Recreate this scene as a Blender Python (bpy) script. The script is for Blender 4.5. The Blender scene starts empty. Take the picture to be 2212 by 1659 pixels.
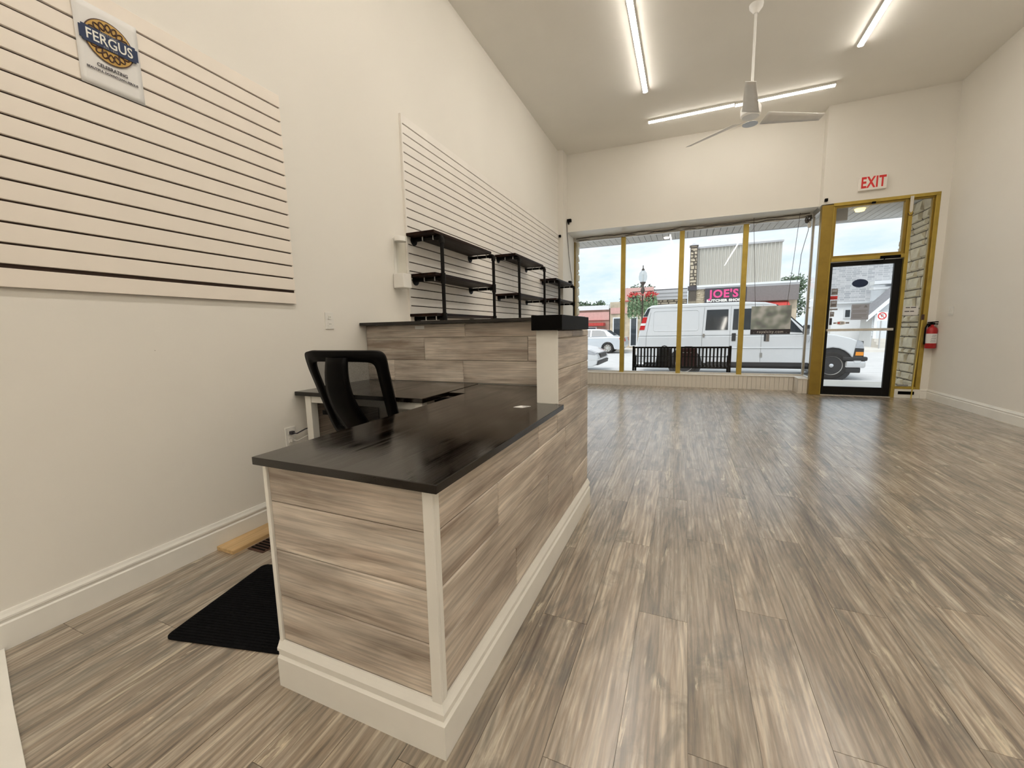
import bpy, bmesh, math, random
from mathutils import Vector, Matrix
random.seed(7)
S = bpy.context.scene
COL = S.collection
R = math.radians

# ------------------------------------------------------------------ camera
W, H, FPX = 2212.0, 1659.0, 879.5
cam_d = bpy.data.cameras.new('camera')
cam = bpy.data.objects.new('camera', cam_d); COL.objects.link(cam)
cam_d.sensor_fit = 'HORIZONTAL'; cam_d.sensor_width = 36.0
cam_d.lens = FPX / W * 36.0
cam_d.clip_start = 0.05; cam_d.clip_end = 400
yw, pt, rl = R(23.13), R(-7.474), R(-1.104)
fwd = Vector((-math.sin(yw)*math.cos(pt), math.cos(yw)*math.cos(pt), math.sin(pt)))
rt = Vector((math.cos(yw), math.sin(yw), 0)); up = rt.cross(fwd)
rt2 = rt*math.cos(rl) + up*math.sin(rl); up2 = up*math.cos(rl) - rt*math.sin(rl)
cam.matrix_world = Matrix(((rt2.x, up2.x, -fwd.x, 0), (rt2.y, up2.y, -fwd.y, 0), (rt2.z, up2.z, -fwd.z, 1.139), (0, 0, 0, 1)))
S.camera = cam

# ------------------------------------------------------------------ world, sun, exposure
w = bpy.data.worlds.new('sky'); S.world = w; w.use_nodes = True
nt = w.node_tree; nt.nodes.clear()
wo = nt.nodes.new('ShaderNodeOutputWorld'); bg = nt.nodes.new('ShaderNodeBackground')
tc = nt.nodes.new('ShaderNodeTexCoord'); mp = nt.nodes.new('ShaderNodeMapping'); nz = nt.nodes.new('ShaderNodeTexNoise')
mp.inputs['Scale'].default_value = (1.6, 1.6, 4.5)
nz.inputs['Scale'].default_value = 2.2; nz.inputs['Detail'].default_value = 6; nz.inputs['Roughness'].default_value = .55
rp = nt.nodes.new('ShaderNodeValToRGB')
rp.color_ramp.elements[0].position = .40; rp.color_ramp.elements[0].color = (.58, .735, .85, 1)
rp.color_ramp.elements[1].position = .60; rp.color_ramp.elements[1].color = (.86, .875, .885, 1)
nt.links.new(tc.outputs['Generated'], mp.inputs['Vector']); nt.links.new(mp.outputs[0], nz.inputs['Vector'])
nt.links.new(nz.outputs['Fac'], rp.inputs[0]); nt.links.new(rp.outputs[0], bg.inputs[0]); nt.links.new(bg.outputs[0], wo.inputs[0])
bg.inputs[1].default_value = 1.3
sun_d = bpy.data.lights.new('sun', 'SUN'); sun = bpy.data.objects.new('sun', sun_d); COL.objects.link(sun)
sun_d.energy = 2.2; sun_d.angle = R(35); sun_d.color = (1, .97, .93)
sun.rotation_euler = Vector((.22, .50, -.86)).to_track_quat('-Z', 'Y').to_euler()
sun.location = (0, 0, 30)
S.view_settings.view_transform = 'Standard'; S.view_settings.look = 'None'
S.view_settings.exposure = 0.0; S.view_settings.gamma = 1.0; S.view_settings.use_curve_mapping = False
LAMP = 41.0            # radiance of the LED tubes

# ------------------------------------------------------------------ helpers
WL = {}
class MB:
    def __init__(s): s.v = []; s.f = []
    def add(s, vs, fs):
        b = len(s.v); s.v += [tuple(p) for p in vs]; s.f += [tuple(b+i for i in q) for q in fs]; return s
    def box(s, x0, x1, y0, y1, z0, z1):
        return s.add([(x0,y0,z0),(x1,y0,z0),(x1,y1,z0),(x0,y1,z0),(x0,y0,z1),(x1,y0,z1),(x1,y1,z1),(x0,y1,z1)],
                     [(0,3,2,1),(4,5,6,7),(0,1,5,4),(1,2,6,5),(2,3,7,6),(3,0,4,7)])
    def prism(s, poly, axis, a, b):
        n = len(poly)
        def P(u, t):
            return {'x': (t, u[0], u[1]), 'y': (u[0], t, u[1]), 'z': (u[0], u[1], t)}[axis]
        ar = sum(poly[i][0]*poly[(i+1) % n][1]-poly[(i+1) % n][0]*poly[i][1] for i in range(n))
        if (ar < 0) != (axis == 'y'): poly = poly[::-1]
        if a > b: a, b = b, a
        vs = [P(u, a) for u in poly]+[P(u, b) for u in poly]
        fs = [tuple(range(n))[::-1], tuple(range(n, 2*n))]+[(i, (i+1) % n, n+(i+1) % n, n+i) for i in range(n)]
        return s.add(vs, fs)
    def cyl(s, p0, p1, r0, r1=None, n=14, caps=True):
        p0 = Vector(p0); p1 = Vector(p1); r1 = r0 if r1 is None else r1
        d = (p1-p0).normalized(); a = d.orthogonal().normalized(); b = d.cross(a)
        vs = []
        for p, r in ((p0, r0), (p1, r1)):
            for i in range(n):
                t = 2*math.pi*i/n; vs.append(p+a*r*math.cos(t)+b*r*math.sin(t))
        fs = [(i, (i+1) % n, n+(i+1) % n, n+i) for i in range(n)]
        if caps: fs += [tuple(range(n))[::-1], tuple(range(n, 2*n))]
        return s.add(vs, fs)
    def tube(s, pts, r, n=8):
        pts = [Vector(p) for p in pts]; m = len(pts); vs = []
        t0 = (pts[1]-pts[0]).normalized(); a = t0.orthogonal().normalized()
        for i, p in enumerate(pts):
            t = (pts[min(i+1, m-1)]-pts[max(i-1, 0)]).normalized()
            a = (a-t*a.dot(t)).normalized(); b = t.cross(a)
            for k in range(n):
                q = 2*math.pi*k/n; vs.append(p+a*r*math.cos(q)+b*r*math.sin(q))
        fs = [(i*n+k, i*n+(k+1) % n, (i+1)*n+(k+1) % n, (i+1)*n+k) for i in range(m-1) for k in range(n)]
        fs += [tuple(range(n))[::-1], tuple(range((m-1)*n, m*n))]
        return s.add(vs, fs)
    def lathe(s, prof, c=(0, 0, 0), n=24, axis='z'):
        vs = []; m = len(prof)
        for i in range(n):
            t = 2*math.pi*i/n; ct, st = math.cos(t), math.sin(t)
            for r, z in prof:
                p = {'z': (r*ct, r*st, z), 'y': (r*ct, z, -r*st), 'x': (z, r*ct, r*st)}[axis]
                vs.append((c[0]+p[0], c[1]+p[1], c[2]+p[2]))
        fs = [(i*m+k, ((i+1) % n)*m+k, ((i+1) % n)*m+k+1, i*m+k+1) for i in range(n) for k in range(m-1)]
        return s.add(vs, fs)
    def grid(s, fn, nu, nv):
        vs = [fn(i/nu, j/nv) for j in range(nv+1) for i in range(nu+1)]
        fs = [(j*(nu+1)+i, j*(nu+1)+i+1, (j+1)*(nu+1)+i+1, (j+1)*(nu+1)+i) for j in range(nv) for i in range(nu)]
        return s.add(vs, fs)

def wl(o): return WL.get(o.name, Vector((0, 0, 0)))
def link(o, parent=None):
    COL.objects.link(o)
    if parent is not None: o.parent = parent
    return o
def build(mb, name, mat, parent=None, smooth=False, bevel=0, local=False, solid=0, seg=2, recalc=False):
    me = bpy.data.meshes.new(name)
    if local: org = Vector((0, 0, 0))
    else:
        xs = [v[0] for v in mb.v]; ys = [v[1] for v in mb.v]; zs = [v[2] for v in mb.v]
        org = Vector(((min(xs)+max(xs))/2, (min(ys)+max(ys))/2, min(zs)))
    me.from_pydata([(v[0]-org.x, v[1]-org.y, v[2]-org.z) for v in mb.v], [], mb.f)
    if recalc:
        bm = bmesh.new(); bm.from_mesh(me); bmesh.ops.recalc_face_normals(bm, faces=bm.faces); bm.to_mesh(me); bm.free()
    me.update()
    if smooth:
        me.shade_smooth(); me.set_sharp_from_angle(angle=R(38))
    if mat: me.materials.append(mat)
    o = bpy.data.objects.new(name, me); link(o, parent)
    if local: o.location = (0, 0, 0); WL[o.name] = wl(parent) if parent else Vector()
    else: o.location = org-(wl(parent) if parent else Vector()); WL[o.name] = org
    if bevel:
        m = o.modifiers.new('bevel', 'BEVEL'); m.width = bevel; m.segments = seg; m.limit_method = 'ANGLE'; m.angle_limit = R(40)
    if solid:
        m = o.modifiers.new('solid', 'SOLIDIFY'); m.thickness = solid; m.offset = 0
    return o
def tag(o, label, cat, group=None):
    o['label'] = label; o['category'] = cat
    if group: o['group'] = group
    return o
def thing(name, label, cat, loc=(0, 0, 0), rotz=0, group=None):
    o = bpy.data.objects.new(name, None); link(o); o.location = loc; o.rotation_euler = (0, 0, rotz)
    o.empty_display_size = .1; WL[o.name] = Vector(loc)
    return tag(o, label, cat, group)
def struct(o, label=None):
    o['kind'] = 'structure'
    if label: o['label'] = label
    return o
def sgroup(name, loc=(0, 0, 0)):
    o = bpy.data.objects.new(name, None); link(o); o.location = loc; WL[o.name] = Vector(loc); o['kind'] = 'structure'; return o
def inst(me, name, loc, parent, scale=(1, 1, 1), rot=(0, 0, 0)):
    o = bpy.data.objects.new(name, me); link(o, parent)
    o.location = Vector(loc)-wl(parent); o.scale = scale; o.rotation_euler = rot; WL[o.name] = Vector(loc); return o
def bx(name, mat, x0, x1, y0, y1, z0, z1, parent=None, bevel=0):
    return build(MB().box(x0, x1, y0, y1, z0, z1), name, mat, parent, bevel=bevel)
FRONT = Matrix(((1, 0, 0), (0, 0, -1), (0, 1, 0)))        # reads on a wall seen looking along +Y
LEFTW = Matrix(((0, 0, 1), (1, 0, 0), (0, 1, 0)))         # reads on a wall seen looking along -X
UPW = Matrix(((1, 0, 0), (0, 1, 0), (0, 0, 1)))
def text(name, body, size, loc, basis, mat, parent, sx=1.0, extrude=.0006, align='CENTER', bold=0.0, shear=0.0, spacing=1.0):
    cu = bpy.data.curves.new(name, 'FONT'); cu.body = body; cu.size = size; cu.extrude = extrude; cu.offset = bold
    cu.align_x = align; cu.align_y = 'CENTER'; cu.shear = shear; cu.space_character = spacing
    cu.resolution_u = 3
    t = bpy.data.objects.new(name, cu); COL.objects.link(t)
    dg = bpy.context.evaluated_depsgraph_get(); me = bpy.data.meshes.new_from_object(t.evaluated_get(dg))
    bpy.data.objects.remove(t); bpy.data.curves.remove(cu)
    M4 = basis.to_4x4() @ Matrix.Diagonal((sx, 1, 1, 1))
    me.transform(M4); me.materials.clear(); me.materials.append(mat); me.name = name
    o = bpy.data.objects.new(name, me); link(o, parent); o.location = Vector(loc)-(wl(parent) if parent else Vector()); WL[o.name] = Vector(loc)
    return o

# ------------------------------------------------------------------ materials
def node_mat(name):
    m = bpy.data.materials.new(name); m.use_nodes = True
    n = m.node_tree; return m, n, n.nodes['Principled BSDF']
def simple(name, col, rough=.5, metal=0, var=.06, scale=12, bump=0, spec=.5, emit=None, estr=0):
    m, n, p = node_mat(name)
    p.inputs['Roughness'].default_value = rough; p.inputs['Metallic'].default_value = metal
    p.inputs['Specular IOR Level'].default_value = spec
    t = n.nodes.new('ShaderNodeTexCoord'); z = n.nodes.new('ShaderNodeTexNoise'); z.inputs['Scale'].default_value = scale; z.inputs['Detail'].default_value = 5
    r = n.nodes.new('ShaderNodeValToRGB')
    r.color_ramp.elements[0].position = .3; r.color_ramp.elements[1].position = .7
    r.color_ramp.elements[0].color = tuple(max(0, c*(1-var)) for c in col)+(1,)
    r.color_ramp.elements[1].color = tuple(min(1, c*(1+var)) for c in col)+(1,)
    n.links.new(t.outputs['Object'], z.inputs['Vector']); n.links.new(z.outputs['Fac'], r.inputs[0]); n.links.new(r.outputs[0], p.inputs['Base Color'])
    if bump:
        b = n.nodes.new('ShaderNodeBump'); b.inputs['Strength'].default_value = bump; b.inputs['Distance'].default_value = .004
        z2 = n.nodes.new('ShaderNodeTexNoise'); z2.inputs['Scale'].default_value = scale*6; z2.inputs['Detail'].default_value = 3
        n.links.new(t.outputs['Object'], z2.inputs['Vector']); n.links.new(z2.outputs['Fac'], b.inputs['Height']); n.links.new(b.outputs[0], p.inputs['Normal'])
    if emit:
        p.inputs['Emission Color'].default_value = emit+(1,); p.inputs['Emission Strength'].default_value = estr
    return m
def wood(name, cols, rough=(.3, .5), long='y', freq=9.0, stretch=12.0, rand=True, grain=.5, bump=.15, valvar=.25, rings=0.0, spec=.5):
    """cols: (dark, mid, light); grain runs along the given axis"""
    m, n, p = node_mat(name); N = n.nodes.new; Lk = n.links.new
    p.inputs['Specular IOR Level'].default_value = spec
    t = N('ShaderNodeTexCoord'); vec = t.outputs['Object']
    oi = N('ShaderNodeObjectInfo')
    if rand:
        ml = N('ShaderNodeVectorMath'); ml.operation = 'SCALE'; ml.inputs[0].default_value = (37.3, 53.1, 71.7); Lk(oi.outputs['Random'], ml.inputs['Scale'])
        ad = N('ShaderNodeVectorMath'); ad.operation = 'ADD'; Lk(vec, ad.inputs[0]); Lk(ml.outputs[0], ad.inputs[1]); vec = ad.outputs[0]
    def mapped(fq, st):
        k = N('ShaderNodeMapping'); sc = [fq]*3; sc['xyz'.index(long)] = fq/st; k.inputs['Scale'].default_value = sc
        Lk(vec, k.inputs['Vector']); return k.outputs[0]
    def noise(v, detail=6, ro=.6, dist=0.0):
        z = N('ShaderNodeTexNoise'); z.inputs['Scale'].default_value = 1; z.inputs['Detail'].default_value = detail
        z.inputs['Roughness'].default_value = ro; z.inputs['Distortion'].default_value = dist; Lk(v, z.inputs['Vector']); return z.outputs['Fac']
    a = noise(mapped(freq, stretch), 7, .62, .6)
    r = N('ShaderNodeValToRGB'); e = r.color_ramp.elements
    e[0].position = .33; e[0].color = cols[0]+(1,); e[1].position = .70; e[1].color = cols[2]+(1,)
    x = e.new(.50); x.color = cols[1]+(1,)
    Lk(a, r.inputs[0])
    g = noise(mapped(freq*9, stretch*3.5), 3, .6)
    gr = N('ShaderNodeMapRange'); gr.inputs['From Min'].default_value = .35; gr.inputs['From Max'].default_value = .6
    gr.inputs['To Min'].default_value = 1-grain; gr.inputs['To Max'].default_value = 1.08; Lk(g, gr.inputs['Value'])
    bl = noise(mapped(freq*.30, 2.2), 3, .55, .5)
    br = N('ShaderNodeMapRange'); br.inputs['From Min'].default_value = .3; br.inputs['From Max'].default_value = .7
    br.inputs['To Min'].default_value = .70; br.inputs['To Max'].default_value = 1.25; Lk(bl, br.inputs['Value'])
    mu = N('ShaderNodeMath'); mu.operation = 'MULTIPLY'; Lk(gr.outputs[0], mu.inputs[0]); Lk(br.outputs[0], mu.inputs[1])
    fac = mu.outputs[0]
    ringv = None
    if rings:
        wv = N('ShaderNodeTexWave'); wv.wave_type = 'RINGS'; wv.rings_direction = 'Z' if long != 'z' else 'X'
        wv.inputs['Scale'].default_value = 1.0; wv.inputs['Distortion'].default_value = 3.5; wv.inputs['Detail'].default_value = 2.5; wv.inputs['Detail Scale'].default_value = 1.2
        Lk(mapped(freq*1.9, 7.0), wv.inputs['Vector']); ringv = wv.outputs['Fac']
        rr = N('ShaderNodeMapRange'); rr.inputs['From Min'].default_value = .15; rr.inputs['From Max'].default_value = .6
        rr.inputs['To Min'].default_value = 1-rings; rr.inputs['To Max'].default_value = 1.03; Lk(ringv, rr.inputs['Value'])
        m3 = N('ShaderNodeMath'); m3.operation = 'MULTIPLY'; Lk(fac, m3.inputs[0]); Lk(rr.outputs[0], m3.inputs[1]); fac = m3.outputs[0]
    if rand:
        vr = N('ShaderNodeMapRange'); vr.inputs['To Min'].default_value = 1-valvar; vr.inputs['To Max'].default_value = 1+valvar; Lk(oi.outputs['Random'], vr.inputs['Value'])
        m2 = N('ShaderNodeMath'); m2.operation = 'MULTIPLY'; Lk(fac, m2.inputs[0]); Lk(vr.outputs[0], m2.inputs[1]); fac = m2.outputs[0]
    hs = N('ShaderNodeHueSaturation'); Lk(r.outputs[0], hs.inputs['Color']); Lk(fac, hs.inputs['Value']); Lk(hs.outputs[0], p.inputs['Base Color'])
    ro = N('ShaderNodeMapRange'); ro.inputs['From Min'].default_value = .3; ro.inputs['From Max'].default_value = .7
    ro.inputs['To Min'].default_value = rough[0]; ro.inputs['To Max'].default_value = rough[1]; Lk(a, ro.inputs['Value']); Lk(ro.outputs[0], p.inputs['Roughness'])
    if bump:
        b = N('ShaderNodeBump'); b.inputs['Strength'].default_value = bump; b.inputs['Distance'].default_value = .002
        Lk(ringv if ringv else g, b.inputs['Height']); Lk(b.outputs[0], p.inputs['Normal'])
    return m
def glass_mat(name, tint=(.985, .99, .99), ior=1.2):
    m = bpy.data.materials.new(name); m.use_nodes = True; n = m.node_tree; n.nodes.clear()
    o = n.nodes.new('ShaderNodeOutputMaterial'); mx = n.nodes.new('ShaderNodeMixShader'); tr = n.nodes.new('ShaderNodeBsdfTransparent'); gl = n.nodes.new('ShaderNodeBsdfGlossy')
    lw = n.nodes.new('ShaderNodeLayerWeight'); lw.inputs['Blend'].default_value = .5
    pw = n.nodes.new('ShaderNodeMath'); pw.operation = 'POWER'; pw.inputs[1].default_value = 5; n.links.new(lw.outputs['Facing'], pw.inputs[0])
    fr = n.nodes.new('ShaderNodeMath'); fr.operation = 'MULTIPLY_ADD'; fr.inputs[1].default_value = .5*(ior-1)/.2; fr.inputs[2].default_value = .018*(ior-1)/.2; n.links.new(pw.outputs[0], fr.inputs[0])
    gl.inputs['Roughness'].default_value = .01; tr.inputs[0].default_value = tint+(1,)
    n.links.new(fr.outputs[0], mx.inputs[0]); n.links.new(tr.outputs[0], mx.inputs[1]); n.links.new(gl.outputs[0], mx.inputs[2]); n.links.new(mx.outputs[0], o.inputs[0])
    return m
def veil(name, col, alpha, rough=.8, scale=600):
    """woven fabric seen through: threads and holes"""
    m, n, p = node_mat(name); p.inputs['Base Color'].default_value = col+(1,); p.inputs['Roughness'].default_value = rough
    mx = n.nodes.new('ShaderNodeMixShader'); tr = n.nodes.new('ShaderNodeBsdfTransparent'); z = n.nodes.new('ShaderNodeTexNoise'); z.inputs['Scale'].default_value = scale
    mr = n.nodes.new('ShaderNodeMapRange'); mr.inputs['From Min'].default_value = .3; mr.inputs['From Max'].default_value = .7
    mr.inputs['To Min'].default_value = alpha-.15; mr.inputs['To Max'].default_value = alpha+.15
    t = n.nodes.new('ShaderNodeTexCoord'); n.links.new(t.outputs['Object'], z.inputs['Vector']); n.links.new(z.outputs['Fac'], mr.inputs['Value'])
    n.links.new(mr.outputs[0], mx.inputs[0]); n.links.new(tr.outputs[0], mx.inputs[1]); n.links.new(p.outputs[0], mx.inputs[2])
    n.links.new(mx.outputs[0], n.nodes['Material Output'].inputs[0]); return m
def emis(name, col, s):
    m, n, p = node_mat(name); p.inputs['Base Color'].default_value = (.9, .9, .9, 1)
    p.inputs['Emission Color'].default_value = col+(1,); p.inputs['Emission Strength'].default_value = s; return m

def wall_mat(name, col):
    m, n, p = node_mat(name); N = n.nodes.new; Lk = n.links.new
    p.inputs['Roughness'].default_value = .62; p.inputs['Specular IOR Level'].default_value = .3
    t = N('ShaderNodeTexCoord')
    z = N('ShaderNodeTexNoise'); z.inputs['Scale'].default_value = .8; z.inputs['Detail'].default_value = 3; Lk(t.outputs['Object'], z.inputs['Vector'])
    r = N('ShaderNodeValToRGB'); r.color_ramp.elements[0].position = .3; r.color_ramp.elements[1].position = .7
    r.color_ramp.elements[0].color = tuple(c*.97 for c in col)+(1,); r.color_ramp.elements[1].color = tuple(min(1, c*1.02) for c in col)+(1,); Lk(z.outputs['Fac'], r.inputs[0])
    # sparse scuffs and chips in the paint
    s = N('ShaderNodeTexNoise'); s.inputs['Scale'].default_value = 9; s.inputs['Detail'].default_value = 4; s.inputs['Roughness'].default_value = .75; Lk(t.outputs['Object'], s.inputs['Vector'])
    mr = N('ShaderNodeMapRange'); mr.inputs['From Min'].default_value = .742; mr.inputs['From Max'].default_value = .755; Lk(s.outputs['Fac'], mr.inputs['Value'])
    mx = N('ShaderNodeMix'); mx.data_type = 'RGBA'; mx.inputs[7].default_value = (.42, .37, .31, 1); Lk(mr.outputs[0], mx.inputs[0]); Lk(r.outputs[0], mx.inputs[6]); Lk(mx.outputs[2], p.inputs['Base Color'])
    b = N('ShaderNodeBump'); b.inputs['Strength'].default_value = .08; b.inputs['Distance'].default_value = .003
    f = N('ShaderNodeTexNoise'); f.inputs['Scale'].default_value = 120; Lk(t.outputs['Object'], f.inputs['Vector']); Lk(f.outputs['Fac'], b.inputs['Height']); Lk(b.outputs[0], p.inputs['Normal'])
    return m
M = {}
M['wall'] = wall_mat('wall_paint', (.87, .838, .772))
M['ceil'] = simple('ceiling_paint', (.93, .905, .845), .8, var=.02, scale=1.2, bump=.15, spec=.2)
M['trim'] = simple('white_trim', (.88, .86, .80), .38, var=.03, scale=6)
M['slat'] = simple('melamine_slat', (.90, .825, .735), .45, var=.02, scale=5)
M['slat2'] = simple('white_melamine_slat', (.88, .84, .78), .4, var=.03, scale=4)
M['mdf'] = simple('brown_fibreboard', (.045, .026, .018), .9, var=.2)
def floor_mat():
    m, n, p = node_mat('vinyl_plank'); N = n.nodes.new; Lk = n.links.new
    p.inputs['Specular IOR Level'].default_value = .6; p.inputs['Coat Weight'].default_value = 1.0; p.inputs['Coat Roughness'].default_value = .24; p.inputs['Coat IOR'].default_value = 1.75
    t = N('ShaderNodeTexCoord'); oi = N('ShaderNodeObjectInfo')
    ml = N('ShaderNodeVectorMath'); ml.operation = 'SCALE'; ml.inputs[0].default_value = (37.3, 53.1, 71.7); Lk(oi.outputs['Random'], ml.inputs['Scale'])
    ad = N('ShaderNodeVectorMath'); ad.operation = 'ADD'; Lk(t.outputs['Object'], ad.inputs[0]); Lk(ml.outputs[0], ad.inputs[1])
    def mp_(fx_, fy_):
        k = N('ShaderNodeMapping'); k.inputs['Scale'].default_value = (fx_, fy_, fx_); Lk(ad.outputs[0], k.inputs['Vector']); return k.outputs[0]
    def nz_(v, d=6, ro=.6, di=.0):
        z = N('ShaderNodeTexNoise'); z.inputs['Scale'].default_value = 1; z.inputs['Detail'].default_value = d; z.inputs['Roughness'].default_value = ro; z.inputs['Distortion'].default_value = di; Lk(v, z.inputs['Vector']); return z.outputs['Fac']
    def mr_(v, a, b, c, d):
        k = N('ShaderNodeMapRange'); k.inputs['From Min'].default_value = a; k.inputs['From Max'].default_value = b; k.inputs['To Min'].default_value = c; k.inputs['To Max'].default_value = d; Lk(v, k.inputs['Value']); return k.outputs[0]
    def mix_(f, a, b):
        k = N('ShaderNodeMix'); k.data_type = 'RGBA'; Lk(f, k.inputs[0])
        for i, c in ((6, a), (7, b)):
            if isinstance(c, tuple): k.inputs[i].default_value = c+(1,)
            else: Lk(c, k.inputs[i])
        return k.outputs[2]
    def mul_(a, b):
        k = N('ShaderNodeMath'); k.operation = 'MULTIPLY'; Lk(a, k.inputs[0]); Lk(b, k.inputs[1]); return k.outputs[0]
    streak = nz_(mp_(24, 1.7), 7, .65, .6)
    r = N('ShaderNodeValToRGB'); e = r.color_ramp.elements
    e[0].position = .30; e[0].color = (.085, .054, .031, 1); e[1].position = .70; e[1].color = (.69, .60, .475, 1); x = e.new(.50); x.color = (.36, .282, .203, 1)
    Lk(streak, r.inputs[0])
    blot = nz_(mp_(8, 3.2), 5, .65, .9)
    col = mix_(mr_(blot, .50, .66, 0, .72), r.outputs[0], (.17, .150, .120))            # dull dark weathered patches
    tan = nz_(mp_(7, 1.5), 3, .55, .3)
    col = mix_(mr_(tan, .50, .72, 0, .50), col, (.50, .415, .325))                        # bare tan patches
    chip = mul_(mr_(nz_(mp_(26, 3.0), 5, .7, 1.2), .57, .62, 0, 1), mr_(nz_(mp_(6, 2.2), 3, .6), .53, .60, 0, .9))
    col = mix_(chip, col, (.70, .60, .44))                                               # pale splinters
    wv = N('ShaderNodeTexWave'); wv.wave_type = 'RINGS'; wv.rings_direction = 'Z'
    wv.inputs['Scale'].default_value = 1.0; wv.inputs['Distortion'].default_value = 7.0; wv.inputs['Detail'].default_value = 2.0; wv.inputs['Detail Scale'].default_value = .9
    Lk(mp_(15, 2.4), wv.inputs['Vector'])
    grain = nz_(mp_(120, 5.0), 3, .6)
    val = mul_(mr_(grain, .35, .6, .74, 1.06), mr_(wv.outputs['Fac'], .1, .6, .80, 1.04))
    val = mul_(val, mr_(oi.outputs['Random'], 0, 1, .74, 1.04))
    hs = N('ShaderNodeHueSaturation'); Lk(col, hs.inputs['Color']); Lk(val, hs.inputs['Value']); Lk(hs.outputs[0], p.inputs['Base Color'])
    Lk(mr_(blot, .3, .7, .34, .52), p.inputs['Roughness'])
    b = N('ShaderNodeBump'); b.inputs['Strength'].default_value = .12; b.inputs['Distance'].default_value = .0012
    sm = N('ShaderNodeMath'); sm.operation = 'ADD'; Lk(wv.outputs['Fac'], sm.inputs[0]); Lk(grain, sm.inputs[1]); Lk(sm.outputs[0], b.inputs['Height']); Lk(b.outputs[0], p.inputs['Normal'])
    return m
M['floor'] = floor_mat()
CW = ((.36, .285, .225), (.57, .495, .415), (.76, .69, .60))
M['cplank_y'] = wood('counter_plank_long', CW, (.32, .5), 'y', 14, 10, grain=.26, bump=.12, valvar=.07)
M['cplank_x'] = wood('counter_plank_across', CW, (.32, .5), 'x', 14, 10, grain=.26, bump=.12, valvar=.07)
M['top'] = wood('black_stained_top', ((.002, .0012, .0008), (.007, .0042, .0025), (.018, .011, .006)), (.04, .22), 'y', 20, 14, rand=False, grain=.5, bump=.08, spec=.5)
M['black'] = simple('black_paint', (.002, .0016, .0016), .5, var=.2, spec=.08)
M['blackp'] = simple('black_plastic', (.003, .0026, .0026), .45, var=.2, scale=30, spec=.07)
M['pipe'] = simple('black_iron_pipe', (.007, .006, .0055), .42, var=.3, scale=30, spec=.12)
M['shelf'] = wood('dark_shelf_board', ((.005, .002, .0013), (.013, .0045, .0026), (.03, .012, .006)), (.35, .5), 'y', 14, 10, grain=.3, spec=.1)
M['steel'] = simple('zinc_clip', (.62, .62, .62), .35, metal=1, var=.05)
M['chrome'] = simple('chrome', (.75, .75, .76), .15, metal=1, var=.03)
M['alu'] = simple('brushed_aluminium', (.70, .68, .64), .35, metal=.9, var=.06, scale=40)
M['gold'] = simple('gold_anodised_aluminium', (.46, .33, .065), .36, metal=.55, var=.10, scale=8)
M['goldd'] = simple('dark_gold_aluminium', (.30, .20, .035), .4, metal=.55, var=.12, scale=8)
M['doorblk'] = simple('black_door_frame', (.005, .0045, .004), .35, var=.15, spec=.2)
M['glass'] = glass_mat('window_glass')
M['wplastic'] = simple('white_plastic', (.86, .84, .79), .35, var=.02)
M['lampb'] = simple('lamp_housing', (.82, .80, .75), .4, var=.02)
M['led'] = emis('led_diffuser', (1.0, .935, .84), LAMP)
M['ledx'] = emis('led_diffuser_dim', (1.0, .935, .84), LAMP*.55)
M['pot'] = emis('downlight_glow', (1.0, .93, .82), 2.0)
M['fan'] = simple('fan_enamel', (.88, .87, .84), .4, var=.03)
M['paper'] = simple('paper', (.83, .82, .80), .7, var=.02, scale=4)
M['paperg'] = simple('grey_paper', (.46, .485, .57), .7, var=.03, scale=4)
M['navy'] = simple('navy_ink', (.012, .028, .085), .6, var=.1)
M['goldink'] = simple('gold_ink', (.58, .36, .09), .6, var=.06)
M['brownink'] = simple('brown_ink', (.07, .030, .018), .6, var=.1)
M['white'] = simple('white_ink', (.88, .87, .80), .6, var=.01)
M['greyink'] = simple('grey_ink', (.30, .30, .32), .6, var=.03)
M['ink'] = simple('dark_ink', (.05, .045, .055), .6, var=.05)
M['red'] = simple('red_letter', (.72, .03, .03), .45, var=.03)
M['exitface'] = simple('exit_face', (.88, .84, .78), .4, var=.02)
M['redext'] = simple('extinguisher_red', (.42, .014, .016), .3, var=.05)
M['pine'] = wood('pine_board', ((.52, .33, .15), (.64, .44, .22), (.74, .55, .31)), (.5, .6), 'y', 10, 9, rand=False, grain=.15, bump=.05)
M['mat'] = simple('ribbed_mat', (.006, .006, .007), .95, var=.3, scale=60, bump=.8, spec=.1)
M['tile'] = simple('cream_tile', (.80, .75, .67), .35, var=.04, scale=5)
M['grout'] = simple('grout', (.46, .42, .37), .9, var=.05)
M['mesh'] = veil('chair_mesh', (.010, .010, .010), .66)
M['clear'] = glass_mat('clear_plastic', (.985, .985, .975), 1.12)
M['stone'] = simple('split_limestone', (.84, .725, .55), .85, var=.30, scale=5, bump=.6)
M['mortar'] = simple('mortar', (.10, .085, .07), .95, var=.1)
M['concrete'] = simple('concrete', (.70, .665, .61), .9, var=.07, scale=2, bump=.2)
M['asphalt'] = simple('asphalt', (.62, .61, .60), .9, var=.08, scale=3, bump=.3)
M['soffit'] = simple('soffit_board', (.62, .61, .585), .6, var=.05)
M['vanw'] = simple('white_car_paint', (.68, .70, .72), .25, var=.01)
M['silver'] = simple('silver_car_paint', (.62, .65, .68), .25, metal=.2, var=.02)
M['cglass'] = simple('dark_car_glass', (.035, .045, .055), .06, var=.15, scale=3, spec=.8)
M['seam'] = simple('panel_seam', (.22, .23, .24), .6)
M['tyre'] = simple('tyre_rubber', (.022, .021, .021), .8, var=.2, bump=.3)
M['rim'] = simple('wheel_rim', (.60, .58, .54), .3, metal=.7, var=.05)
M['tail'] = simple('tail_lamp', (.55, .015, .02), .2, var=.06)
M['amber'] = simple('amber_lens', (.85, .30, .02), .2, var=.06)
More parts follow.
